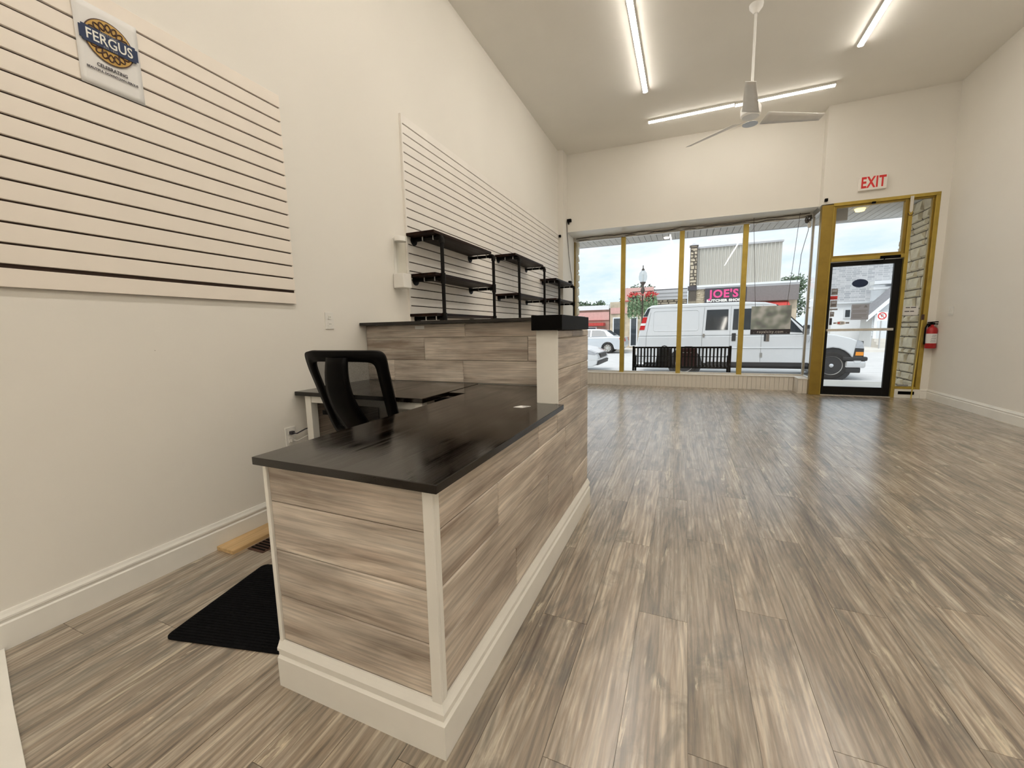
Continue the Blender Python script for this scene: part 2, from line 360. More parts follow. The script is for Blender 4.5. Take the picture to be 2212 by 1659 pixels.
M['lens'] = simple('clear_lens', (.45, .46, .48), .15, metal=.4, var=.15)
M['bumper'] = simple('black_bumper', (.03, .03, .032), .6)
M['beige'] = simple('beige_metal_cladding', (.50, .475, .42), .55, var=.03, scale=1)
M['greym'] = simple('grey_metal_fascia', (.47, .47, .48), .5, var=.04, scale=1)
M['stonef'] = simple('yellow_fieldstone', (.56, .48, .36), .85, var=.25, scale=2.5, bump=.4)
M['signblk'] = simple('sign_face_charcoal', (.055, .050, .060), .5, var=.05)
M['taupe'] = simple('taupe_fascia', (.20, .18, .175), .7, var=.06)
M['pink'] = simple('pink_letters', (.80, .075, .27), .5, var=.04)
M['awn'] = simple('red_awning', (.55, .06, .05), .7, var=.08)
M['brick'] = simple('faded_brick', (.40, .26, .21), .9, var=.15, scale=2)
M['pinkw'] = simple('pink_sign_board', (.70, .42, .38), .7, var=.06)
M['leaf'] = simple('leaf_green', (.24, .36, .20), .7, var=.35, scale=6)
M['leafd'] = simple('tree_green', (.10, .15, .09), .8, var=.35, scale=2)
M['bark'] = simple('bark', (.12, .09, .07), .9, var=.2)
M['flower'] = simple('red_petal', (.60, .03, .03), .6, var=.15)
M['lpost'] = simple('dark_lamp_post', (.07, .055, .045), .5, var=.15)
M['globe'] = glass_mat('lamp_globe', (.80, .83, .84))
M['siding'] = simple('pale_siding', (.70, .73, .76), .6, var=.03, scale=2)
M['whitew'] = simple('white_clapboard', (.82, .84, .86), .6, var=.02)
M['shingle'] = simple('grey_shingle', (.26, .26, .28), .9, var=.15, scale=8)
M['bag'] = simple('black_bag', (.012, .012, .016), .7, var=.2)
M['maroon'] = simple('maroon_crate', (.085, .016, .022), .6, var=.1)
M['yellow'] = simple('yellow_rod', (.62, .46, .07), .45, var=.05)
M['cable'] = simple('cable', (.10, .09, .08), .6)
M['cablew'] = simple('pale_cable', (.66, .64, .60), .5)
M['warm'] = emis('entry_bulb', (1.0, .72, .22), 2.5)
M['stick'] = simple('grey_sticker', (.30, .28, .28), .6, var=.15, scale=30)
def blur_print():
    m, n, p = node_mat('soft_picture_print'); N = n.nodes.new; Lk = n.links.new; p.inputs['Roughness'].default_value = .5
    t = N('ShaderNodeTexCoord'); z = N('ShaderNodeTexNoise'); z.inputs['Scale'].default_value = 5.5; z.inputs['Detail'].default_value = 1; Lk(t.outputs['Object'], z.inputs['Vector'])
    r = N('ShaderNodeValToRGB'); e = r.color_ramp.elements; e[0].position = .34; e[0].color = (.24, .27, .28, 1); e[1].position = .62; e[1].color = (.70, .73, .74, 1); x = e.new(.46); x.color = (.36, .42, .40, 1)
    Lk(z.outputs['Fac'], r.inputs[0]); Lk(r.outputs[0], p.inputs['Base Color']); return m
M['blurprint'] = blur_print()
def rubble(name, cols, mortar, sc):
    m, n, p = node_mat(name); N = n.nodes.new; Lk = n.links.new; p.inputs['Roughness'].default_value = .9
    t = N('ShaderNodeTexCoord'); b = N('ShaderNodeTexBrick'); k = N('ShaderNodeMapping'); k.inputs['Rotation'].default_value = (R(90), 0, 0)
    b.inputs['Color1'].default_value = cols[0]+(1,); b.inputs['Color2'].default_value = cols[1]+(1,); b.inputs['Mortar'].default_value = mortar+(1,)
    b.inputs['Scale'].default_value = sc; b.inputs['Mortar Size'].default_value = .02; b.squash = .7; b.offset = .37
    b.inputs['Row Height'].default_value = .2; b.inputs['Brick Width'].default_value = .62
    Lk(t.outputs['Object'], k.inputs[0]); Lk(k.outputs[0], b.inputs['Vector']); Lk(b.outputs['Color'], p.inputs['Base Color'])
    q = N('ShaderNodeBump'); q.inputs['Strength'].default_value = .5; q.inputs['Distance'].default_value = .03; q.invert = True; Lk(b.outputs['Fac'], q.inputs['Height']); Lk(q.outputs[0], p.inputs['Normal'])
    return m
M['rubble'] = rubble('distant_grey_stone', ((.52, .52, .53), (.33, .34, .36)), (.60, .60, .60), 1.6)

# ------------------------------------------------------------------ dimensions
LX, RX, ZC = -2.298, 3.378, 4.418        # side walls, ceiling
YB = -8.0                                # back of the shop
GY, DY = 8.62, 8.03                      # shop window plane, door plane
SZ, RZ = -.15, -.30                      # sidewalk and road level
VANY = 13.0

# ------------------------------------------------------------------ room shell
fl = struct(bx('floor', M['floor'], LX-.2, RX+.2, YB-.2, 8.66, -.12, -.004), 'grey brown wood-look plank floor')
pm = MB().box(-.0893, .0893, -.609, .609, 0, .004)
pme = bpy.data.meshes.new('plank'); pme.from_pydata(pm.v, [], pm.f); pme.materials.append(M['floor'])
PW, PL = .18, 1.22
nrow = 32
for i in range(nrow):
    x0 = LX+i*PW
    if x0 >= RX: break
    wx = min(PW, RX-x0)
    ylim = 8.44 if x0 < 1.7 else 8.12
    y = -.55-((i*.437) % 1.0)*PL
    while y < ylim:
        a, b = max(y, -.55), min(y+PL, ylim)
        if b-a > .03:
            inst(pme, 'plank', (x0+wx/2, (a+b)/2, -.004), fl, ((wx-.0014)/.1786, (b-a-.0014)/1.218, 1))
        y += PL
# walls
struct(bx('wall_left', M['wall'], LX-.2, LX, YB-.2, 8.75, -.1, ZC+.15), 'long off-white painted wall behind the counter')
struct(bx('wall_right', M['wall'], RX, RX+.2, YB-.2, 8.10, -.1, ZC+.15), 'off-white painted wall beside the door')
struct(bx('wall_back', M['wall'], LX-.2, RX+.2, YB-.2, YB, -.1, ZC+.15), 'off-white back wall of the shop')
struct(bx('ceiling', M['ceil'], LX-.2, RX+.2, YB-.2, 8.75, ZC, ZC+.2), 'plain off-white ceiling')
wf = MB()
wf.prism([(-2.2, 8.01), (1.885, 8.205), (1.885, 8.76), (-2.2, 8.76)], 'z', 3.02, ZC)          # header above the shop window
wf.box(1.885, RX, DY, 8.25, 2.99, ZC)                                                       # above the door
wf.box(3.285, RX+.2, DY, 8.14, -.1, 2.99)                                                    # strip right of the sidelight
struct(build(wf, 'wall_front', M['wall']), 'off-white front wall above the shop window and door')
struct(bx('wall_pilaster', M['wall'], LX, -2.2, 7.735, 8.76, -.1, ZC), 'narrow boxed-out pilaster in the corner beside the shop window')
struct(build(MB().prism([(-2.2, 8.0), (1.885, 8.195), (1.885, 8.60), (-2.2, 8.60)], 'z', 3.008, 3.02), 'trim_2', M['trim']), 'white soffit panel above the shop window')
# baseboards
BB = [(0, 0), (.018, 0), (.018, .098), (.0125, .104), (.0125, .112), (.017, .116), (.017, .124), (.011, .134), (.007, .145), (0, .145)]
struct(build(MB().prism([(LX+u, v) for u, v in BB], 'y', YB, 2.50), 'baseboard_left', M['trim']), 'white moulded baseboard on the left wall')
struct(build(MB().prism([(LX+u, v) for u, v in BB], 'y', 2.60, 7.735), 'baseboard_left', M['trim']), 'white moulded baseboard on the left wall below the slatwall')
struct(build(MB().prism([(RX-u, v) for u, v in BB], 'y', YB, DY-.018), 'baseboard_right', M['trim']), 'white moulded baseboard on the right wall')
struct(build(MB().prism([(DY-u, v) for u, v in BB], 'x', 3.29, RX), 'baseboard_front', M['trim']), 'short white baseboard beside the sidelight')

# ------------------------------------------------------------------ shop window
wn = sgroup('window_1', (0, GY, .25)); wn['label'] = 'wide shop window of four panes with gold mullions'
for X, yy in ((-1.205, 0), (-.127, 0), (.925, 0)):
    build(MB().box(X-.042, X+.042, GY-.045, GY+.045, .24, 2.935), 'mullion', M['gold'], wn, bevel=.004)
bx('head_frame', M['alu'], -2.2, 1.93, GY-.03, GY+.035, 2.93, 3.02, wn)
bx('sill_frame', M['alu'], -2.2, 1.93, GY-.025, GY+.035, .243, .275, wn)
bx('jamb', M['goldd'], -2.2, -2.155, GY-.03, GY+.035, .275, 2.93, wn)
xs = [-2.155, -1.247, -1.163, -.169, -.085, .883, .967, 1.905]
for k in range(4):
    bx('pane', M['glass'], xs[2*k], xs[2*k+1], GY-.003, GY+.003, .275, 2.93, wn)
bx('corner_post', M['alu'], 1.905, 1.94, GY-.02, GY+.03, .275, 2.93, wn)
# glass return beside the door
bx('pane', M['glass'], 1.918, 1.924, 8.17, GY-.02, .27, 2.93, wn)
bx('return_sill_frame', M['alu'], 1.90, 1.94, 8.17, GY-.02, .243, .27, wn)
bx('return_head_frame', M['alu'], 1.90, 1.94, 8.17, GY-.02, 2.93, 3.02, wn)
# tiled knee wall under the window
kw = struct(build(MB().box(-2.2, 1.76, 8.452, 8.72, -.1, .236).box(1.772, 1.945, 8.132, 8.72, -.1, .236), 'wall_knee', M['grout']), 'low tiled ledge under the shop window')
tm = MB().box(-.0335, .0335, 0, .012, 0, .236); tme = bpy.data.meshes.new('tile'); tme.from_pydata(tm.v, [], tm.f); tme.materials.append(M['tile'])
nt_ = 56
for k in range(nt_):
    inst(tme, 'tile', (-2.2+.0707*(k+.5), 8.440, 0), kw)
for k in range(4): inst(tme, 'tile', (1.760, 8.155+.0707*(k+.5), 0), kw, rot=(0, 0, R(-90)))
for k in range(2): inst(tme, 'tile', (1.760+.066*(k+.5), 8.12, 0), kw, scale=(.93, 1, 1))
sill = struct(build(MB().prism([(-2.2, 8.425), (1.755, 8.425), (1.755, 8.11), (1.945, 8.11), (1.945, 8.72), (-2.2, 8.72)], 'z', .236, .25), 'trim_1', M['tile'], bevel=.003), 'pale sill slab on the tiled ledge')

# ------------------------------------------------------------------ door, transom, sidelight
dr = sgroup('door_1', (2.5, DY, 0)); dr['label'] = 'gold-framed shop entrance with black glazed door, transom and sidelight'
def gb(name, x0, x1, z0, z1, m='gold', y0=DY-.005, y1=DY+.11): return bx(name, M[m], x0, x1, y0, y1, z0, z1, dr, bevel=.004)
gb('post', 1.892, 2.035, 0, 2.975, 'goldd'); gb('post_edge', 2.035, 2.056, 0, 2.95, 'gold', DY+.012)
gb('head', 2.035, 3.285, 2.945, 2.992)
gb('transom_bar', 2.056, 2.945, 2.108, 2.165)
gb('mullion', 2.945, 2.990, 0, 2.945)
gb('jamb', 3.235, 3.285, .135, 2.945)
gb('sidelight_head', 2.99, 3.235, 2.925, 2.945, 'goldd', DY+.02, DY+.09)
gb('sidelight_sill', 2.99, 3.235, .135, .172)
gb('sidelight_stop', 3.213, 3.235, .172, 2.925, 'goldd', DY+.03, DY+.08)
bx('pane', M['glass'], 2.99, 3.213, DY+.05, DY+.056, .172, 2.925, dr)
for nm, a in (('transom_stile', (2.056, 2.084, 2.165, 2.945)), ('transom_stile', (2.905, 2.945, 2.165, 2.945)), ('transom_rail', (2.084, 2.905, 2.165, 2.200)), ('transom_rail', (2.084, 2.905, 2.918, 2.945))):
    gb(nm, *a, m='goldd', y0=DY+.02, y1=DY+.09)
bx('pane', M['glass'], 2.084, 2.905, DY+.05, DY+.056, 2.2, 2.918, dr)
# vent panel below the sidelight
vp = bx('vent_panel', M['trim'], 2.99, 3.285, DY+.0, DY+.09, 0, .135, dr)
bx('vent_slot', M['black'], 3.035, 3.225, DY-.004, DY, .052, .10, vp)
# black door leaf
DL = DY+.035
def db(name, x0, x1, z0, z1): return bx(name, M['doorblk'], x0, x1, DL, DL+.045, z0, z1, dr, bevel=.003)
db('stile', 2.060, 2.096, .01, 2.10); db('stile', 2.853, 2.941, .01, 2.10); db('bottom_rail', 2.096, 2.853, .01, .140); db('top_rail', 2.096, 2.853, 2.036, 2.10)
bx('pane', M['glass'], 2.096, 2.853, DL+.02, DL+.026, .140, 2.036, dr)
pb = build(MB().box(2.070, 2.895, DL-.062, DL-.048, 1.030, 1.068).box(2.066, 2.090, DL-.05, DL, 1.033, 1.065).box(2.872, 2.896, DL-.05, DL, 1.033, 1.065), 'push_bar', M['alu'], dr, bevel=.003)
cl = build(MB().box(2.66, 2.90, DL-.055, DL, 2.108, 2.150), 'door_closer', M['blackp'], dr, bevel=.004)
build(MB().tube([(2.72, DL-.03, 2.108), (2.70, DL-.05, 2.085), (2.60, DL-.03, 2.078), (2.59, DL, 2.078)], .008, 8), 'closer_arm', M['blackp'], cl)
bx('threshold', M['alu'], 2.056, 2.945, DY, DY+.11, 0, .009, dr)
bx('latch', M['blackp'], 2.50, 2.545, DY-.02, DY-.005, 2.922, 2.95, dr)

# ------------------------------------------------------------------ papers and stickers on the door
SY = DL+.0185
oval = MB().prism([(2.463+.100*math.cos(k*math.pi/16), 1.765+.062*math.sin(k*math.pi/16)) for k in range(32)], 'y', SY-.002, SY)
tag(build(oval, 'oval_sticker', M['navy']), 'dark navy oval sticker high on the glass door', 'sticker')
nt2 = thing('door_notice', 'grey letter-size notice taped to the glass door', 'notice', (2.493, SY-.002, 1.20))
bx('sheet', M['paperg'], 2.382, 2.604, SY-.0015, SY, 1.203, 1.445, nt2)
ln = MB()
for k, (a, b) in enumerate(((2.40, 2.50), (2.40, 2.48), (0, 0), (2.40, 2.585), (2.40, 2.57), (0, 0), (2.40, 2.58), (2.40, 2.575), (2.40, 2.52))):
    if b: ln.box(a, b, SY-.0025, SY-.0015, 1.41-k*.022, 1.418-k*.022)
build(ln, 'print_line', M['greyink'], nt2)
build(MB().prism([(2.56, 1.432), (2.585, 1.392), (2.535, 1.392)], 'y', SY-.0025, SY-.0015), 'print_emblem', M['greyink'], nt2)
for (x0, x1, z0, z1, m, lab) in ((2.106, 2.190, 1.60, 1.70, 'stick', 'topmost grey sticker in the row on the door glass'), (2.100, 2.192, 1.530, 1.585, 'red', 'dark red strip sticker below the topmost grey one on the door glass'),
                                 (2.106, 2.190, 1.41, 1.515, 'stick', 'grey square sticker right below the red strip on the door glass'), (2.102, 2.205, 1.362, 1.388, 'greyink', 'thin grey strip sticker on the door glass'),
                                 (2.110, 2.165, 1.262, 1.338, 'stick', 'small square grey sticker below the thin strip on the door glass'), (2.110, 2.145, 1.130, 1.238, 'ink', 'narrow black upright sticker just above the push bar')):
    s_ = thing('door_sticker', lab, 'sticker', ((x0+x1)/2, SY, z0), group='stickers on the door glass')
    bx('sticker_face', M[m], x0, x1, SY-.0015, SY, z0, z1, s_)
    if m in ('stick', 'red'):
        bx('sticker_band', M['ink'], x0+.008, x1-.008, SY-.002, SY-.0015, z0+(z1-z0)*.28, z0+(z1-z0)*.38, s_)
    if m in ('stick',): bx('sticker_print', M['paperg'], x0+.014, x1-.014, SY-.002, SY-.0015, z0+(z1-z0)*.55, z0+(z1-z0)*.8, s_)
s_ = thing('door_sticker', 'oval card-logo sticker with red and grey blocks just above the push bar', 'sticker', (2.27, SY, 1.13))
build(MB().prism([(2.262+.062*math.cos(k*math.pi/10), 1.158+.030*math.sin(k*math.pi/10)) for k in range(20)], 'y', SY-.0015, SY), 'sticker_face', M['paper'], s_)
bx('red_block', M['red'], 2.222, 2.250, SY-.002, SY-.0015, 1.148, 1.170, s_); bx('grey_block', M['greyink'], 2.258, 2.300, SY-.002, SY-.0015, 1.148, 1.170, s_)
bx('side_strip', M['stick'], 2.165, 2.199, SY-.0015, SY, 1.146, 1.170, s_); bx('side_strip', M['stick'], 2.326, 2.37, SY-.0015, SY, 1.146, 1.172, s_)
pn = thing('sidelight_notice', 'small white printed card taped to the sidelight glass', 'notice', (3.09, DY+.048, 1.25))
bx('sheet', M['paper'], 2.996, 3.190, DY+.046, DY+.049, 1.252, 1.385, pn)
for a, b, z in ((3.04, 3.09, 1.362), (3.10, 3.16, 1.362), (3.03, 3.085, 1.305), (3.095, 3.14, 1.305)): bx('print_line', M['ink'], a, b, DY+.0445, DY+.046, z, z+.013, pn)
bx('frame_edge', M['ink'], 2.994, 3.192, DY+.0465, DY+.0495, 1.248, 1.252, pn)
tag(build(MB().box(3.03, 3.16, DY+.03, DY+.05, .172, .20), 'door_wedge', M['greyink'], bevel=.004), 'small grey block lying on the sidelight sill', 'block')
hk = thing('hanging_hook', 'pale metal strap with a brown cord loop at the top of the door mullion', 'hook', (2.962, DY-.008, 2.70))
build(MB().prism([(2.945, 2.97), (2.985, 2.97), (2.983, 2.76), (2.965, 2.735), (2.947, 2.76)], 'y', DY-.012, DY-.006), 'strap', M['alu'], hk)
build(MB().tube([(2.95+.03*math.cos(t)+.012, DY-.014, 2.735+.035*math.sin(t)) for t in [R(180+k*15) for k in range(13)]], .004, 6), 'cord_loop', M['brownink'], hk)
yr = thing('yellow_rod', 'thin yellow rod leaning against the sidelight jamb', 'rod', (3.16, DY-.06, 0))
build(MB().cyl((3.170, 7.965, .0), (3.225, DY-.012, 1.235), .0075), 'rod', M['yellow'], yr); build(MB().box(3.212, 3.24, DY-.022, DY-.004, 1.18, 1.26), 'clasp', M['brownink'], yr)

# ------------------------------------------------------------------ exit sign, sensors, speaker, wires
ex = thing('exit_sign', 'white exit sign with red letters above the door', 'exit sign', (2.478, DY, 3.11))
bx('sign_box', M['exitface'], 2.312, 2.645, DY-.055, DY, 3.115, 3.312, ex, bevel=.006)
text('letters', 'EXIT', .215, (2.48, DY-.0555, 3.216), FRONT, M['red'], ex, sx=.62, bold=.0065, shear=.0, spacing=1.10)
def sensor(loc, label):
    t = thing('motion_sensor', label, 'sensor', loc, group='small black sensors by the window')
    x, y, z = loc
    build(MB().lathe([(0, 0), (.018, 0), (.018, .012), (0, .012)], (x, y-.012, z), 16, 'y'), 'mount', M['wplastic'], t, smooth=True)
    build(MB().box(x-.02, x+.02, y-.055, y-.012, z-.022, z+.022), 'head', M['blackp'], t, bevel=.005)
sensor((-2.25, 7.735, 2.885), 'small black sensor on the pilaster in the corner')
sensor((1.925, DY, 3.045), 'small black sensor above the gold door post')
sp = thing('wall_speaker', 'small black box speaker high on the wall beside the window', 'speaker', (-2.14, 8.02, 3.19))
build(MB().box(-2.185, -2.105, 7.955, 8.015, 3.19, 3.245), 'box', M['blackp'], sp, bevel=.006); build(MB().box(-2.165, -2.15, 7.99, 8.03, 3.15, 3.19), 'bracket', M['blackp'], sp)
tag(build(MB().tube([(-2.175, 7.96, 3.20), (-2.19, 7.97, 3.14), (-2.192, 8.02, 2.95), (-2.19, 8.12, 2.6), (-2.18, 8.22, 2.3), (-2.17, 8.30, 2.12)], .006, 6), 'speaker_cable', M['cable']), 'black cable hanging down from the wall speaker', 'cable')
random.seed(3)
for j, (zz, lab) in enumerate(((2.955, 'dark cable strung along the top of the shop window'), (2.985, 'upper dark cable looping along the window head'), (2.935, 'pale cord sagging along the window head'))):
    pts = [(-2.15+k*(4.0/26), GY-.05-.012*j, zz+random.uniform(-.016, .016)) for k in range(27)]
    tag(build(MB().tube(pts, .0065, 5), 'window_cable', M['cable' if j < 2 else 'cablew']), lab, 'cable', 'cables along the window head')
pts = [(-2.16, GY-.05, 2.93-.26*k) for k in range(10)]
tag(build(MB().tube(pts, .006, 5), 'window_cable', M['cablew']), 'pale cord running down the window jamb next to the pilaster', 'cable')
cb = thing('cable_bundle', 'knotted bundle of cords with a small lamp at the window corner', 'cable', (1.84, GY-.08, 2.80))
for k in range(5):
    a = R(k*70); build(MB().tube([(1.83+.05*math.cos(a+t*.7)*(1-.06*t), GY-.09+.02*math.sin(t), 2.90+.06*math.sin(a+t*.9)) for t in range(8)], .006, 5), 'cord', M['cable'], cb)
build(MB().lathe([(0, 0), (.022, .004), (.028, .05), (.02, .11), (0, .12)], (1.85, GY-.07, 2.76), 12), 'lamp_head', M['wplastic'], cb, smooth=True)
build(MB().tube([(1.86, GY-.06, 2.90), (1.84, GY-.05, 2.70), (1.80, GY-.045, 2.50), (1.77, GY-.045, 2.34), (1.76, GY-.04, 2.10), (1.74, GY-.04, 1.88)], .0045, 5), 'hanging_cord', M['cable'], cb)
# soffit downlights
for k, X in enumerate((-1.83, -.72, .35, 1.38)):
    t = thing('downlight', ('round downlight in the window soffit next to the pilaster', 'round downlight in the window soffit left of the middle mullion', 'round downlight in the window soffit right of the middle mullion', 'round downlight in the window soffit nearest the door')[k], 'downlight', (X, 8.40, 3.008), group='downlights in the window soffit')
    build(MB().lathe([(.028, .006), (.045, 0), (.05, .012)], (X, 8.40, 3.008), 20), 'bezel', M['wplastic'], t, smooth=True)
    build(MB().lathe([(0, .008), (.03, .008)], (X, 8.40, 3.008), 20), 'lens', M['pot'], t)
# hanging realty sign in the window
rs = thing('window_sign', 'hanging printed sign with a black lower band in the shop window', 'sign', (1.37, 8.50, .97))
bx('board', M['paperg'], 1.065, 1.670, 8.497, 8.503, .985, 1.485, rs)
for sy, yy in ((-1, 8.497), (1, 8.503)):
    def pl(name, m, x0, x1, z0, z1, d): bx(name, M[m], x0, x1, min(yy, yy+sy*d), max(yy, yy+sy*d), z0, z1, rs)
    pl('lower_band', 'ink', 1.065, 1.670, .985, 1.075, .0012)
    pl('print_picture', 'blurprint', 1.065, 1.670, 1.075, 1.485, .0010)
text('web_address', 'royalcity.com', .064, (1.368, 8.4948, 1.03), FRONT, M['paper'], rs, spacing=1.15)
for xx in (1.12, 1.615): text('web_address', '.', .064, (xx, 8.4948, 1.03), FRONT, M['paper'], rs)
build(MB().box(1.31, 1.36, 8.46, 8.497, .86, .985), 'clip', M['greyink'], rs, bevel=.004)
build(MB().cyl((1.12, 8.5, 1.485), (1.02, 8.5, 3.02), .0035, n=6), 'wire', M['cable'], rs); build(MB().cyl((1.60, 8.5, 1.485), (1.70, 8.5, 3.02), .0035, n=6), 'wire', M['cable'], rs)

# ------------------------------------------------------------------ fire extinguisher, switch
fe = thing('fire_extinguisher', 'red fire extinguisher with white label hung on the wall beside the door', 'fire extinguisher', (3.318, 7.955, .76))
ec = (3.318, 7.955)
build(MB().lathe([(0, 0), (.058, 0), (.063, .012), (.063, .255), (.055, .292), (.030, .318), (.018, .325), (.018, .345), (0, .345)], (*ec, .762), 28), 'cylinder', M['redext'], fe, smooth=True)
build(MB().lathe([(.0640, .075), (.0640, .215)], (*ec, .762), 28), 'label_band', M['paper'], fe, smooth=True)
q = MB()
for k in range(5): q.box(ec[0]-.030+.004*k, ec[0]+.028-.006*(k % 2), ec[1]-.0645-.0005, ec[1]-.062, .855+k*.024, .862+k*.024)
build(q, 'label_print', M['greyink'], fe)
build(MB().box(ec[0]-.02, ec[0]+.025, ec[1]-.014, ec[1]+.014, 1.105, 1.135), 'valve', M['blackp'], fe, bevel=.004)
build(MB().prism([(ec[0]-.055, 1.130), (ec[0]+.085, 1.146), (ec[0]+.085, 1.158), (ec[0]-.055, 1.146)], 'y', ec[1]-.010, ec[1]+.010).prism([(ec[0]-.02, 1.118), (ec[0]+.08, 1.108), (ec[0]+.082, 1.120), (ec[0]-.02, 1.13)], 'y', ec[1]-.009, ec[1]+.009), 'lever', M['blackp'], fe)
build(MB().tube([(ec[0]-.02, ec[1]-.01, 1.125), (ec[0]-.06, ec[1]-.015, 1.118), (ec[0]-.078, ec[1]-.012, 1.06), (ec[0]-.078, ec[1]-.008, .95), (ec[0]-.074, ec[1]-.008, .82)], .010, 8), 'hose', M['blackp'], fe, smooth=True)
build(MB().box(ec[0]-.02, ec[0]+.02, ec[1]+.055, DY, .80, 1.12), 'wall_bracket', M['blackp'], fe)
sw = thing('light_switch', 'white double rocker light switch on the right-hand wall', 'light switch', (RX, 7.663, 1.23))
bx('plate', M['wplastic'], RX-.006, RX, 7.605, 7.722, 1.232, 1.350, sw, bevel=.002)
for yy in (7.618, 7.669): bx('rocker', M['trim'], RX-.010, RX-.006, yy, yy+.040, 1.256, 1.326, sw, bevel=.002)

# ------------------------------------------------------------------ slatwalls
def slatwall(name, label, y0, y1, ztop, n, mat, pitch=.0762):
    t = thing(name, label, 'slatwall panel', (LX, (y0+y1)/2, ztop-n*pitch))
    bx('backing', M['mdf'], LX, LX+.007, y0, y1, ztop-n*pitch, ztop, t)
    g = .0085
    sm = MB().prism([(0, 0), (.0105, 0), (.012, .0015), (.012, pitch-g-.0015), (.0105, pitch-g), (0, pitch-g)], 'y', -(y1-y0)/2, (y1-y0)/2)
    me = bpy.data.meshes.new('slat'); me.from_pydata(sm.v, [], sm.f); me.materials.append(mat)
    for k in range(n):
        inst(me, 'slat', (LX+.007, (y0+y1)/2, ztop-(k+1)*pitch+(g if k < n-1 else 0) - (g if k == n-1 else 0)*0), t)
    return t
slatwall('slatwall_panel', 'cream slatwall panel with a poster taped on it', -.56, 1.884, 2.551, 16, M['slat'])
p2 = slatwall('slatwall_panel', 'white slatwall panel behind the pipe shelf nearest the counter', 3.066, 5.438, 2.974, 32, M['slat2'])
bx('edge_trim', M['slat2'], LX, LX+.022, 3.050, 3.065, 2.974-32*.0762, 2.976, p2)
slatwall('slatwall_panel', 'white slatwall panel running up to the corner pilaster', 5.442, 7.70, 2.974, 32, M['slat2'])

# poster
PX = LX+.0205
po = thing('poster', 'white paper poster with round gold knot emblem and navy banner', 'poster', (PX, 1.078, 2.17))
def ptx(y, z): return (y, z)
sheet = MB().grid(lambda u, v: (PX+.0015+.004*math.sin(u*5+v*3)*v*(1-u)*.6, .975+.212*u, 2.172+.318*v), 10, 12)
build(sheet, 'sheet', M['paper'], po, smooth=True, solid=.0006)
PO = PX+.0065; pc = (1.081, 2.365)
def disc(name, r, x, m, n=48, c=pc): return build(MB().lathe([(0, x), (r, x), (r, x-.0004)], (0, c[0], c[1]), n, 'x'), name, M[m], po)
disc('emblem_rim', .083, PO, 'brownink'); disc('emblem_disc', .0790, PO+.0004, 'goldink')
kn = MB()
for rr, nn, am in ((.057, 9, .014), (.057, 9, -.014)):
    P_ = [(PO+.0008, pc[0]+(rr+am*math.sin(nn*t))*math.cos(t), pc[1]+(rr+am*math.sin(nn*t))*math.sin(t)) for t in [2*math.pi*k/108 for k in range(109)]]
    kn.tube(P_, .0030, 5)
build(kn, 'knotwork', M['brownink'], po)
disc('emblem_core', .030, PO+.0012, 'brownink'); disc('emblem_core', .026, PO+.0016, 'goldink')
def banner(hw, hh, c): return [(pc[0]-hw, pc[1]-hh+c), (pc[0]-hw+c, pc[1]-hh+c), (pc[0]-hw+c, pc[1]-hh), (pc[0]+hw-c, pc[1]-hh), (pc[0]+hw-c, pc[1]-hh+c), (pc[0]+hw, pc[1]-hh+c), (pc[0]+hw, pc[1]+hh-c), (pc[0]+hw-c, pc[1]+hh-c), (pc[0]+hw-c, pc[1]+hh), (pc[0]-hw+c, pc[1]+hh), (pc[0]-hw+c, pc[1]+hh-c), (pc[0]-hw, pc[1]+hh-c)]
build(MB().prism(banner(.096, .031, .008), 'x', PO+.001, PO+.0042), 'banner', M['navy'], po)
text('banner_word', 'FERGUS', .056, (PO+.0046, pc[0], pc[1]-.001), LEFTW, M['white'], po, sx=.80, bold=.0006, extrude=.0003)
text('banner_top_word', 'HISTORIC', .0135, (PO+.0046, pc[0], pc[1]+.0235), LEFTW, M['greyink'], po, sx=1.0, extrude=.0003)
text('banner_low_word', 'EST. 1833', .0115, (PO+.0046, pc[0], pc[1]-.0255), LEFTW, M['greyink'], po, extrude=.0003)
text('caption', 'CELEBRATING', .0185, (PO, pc[0], 2.262), LEFTW, M['ink'], po, sx=.86, extrude=.0003, bold=.0005)
text('caption', 'BEAUTIFUL DOWNTOWN FERGUS', .0118, (PO, pc[0], 2.240), LEFTW, M['ink'], po, sx=.92, extrude=.0003, bold=.0004)

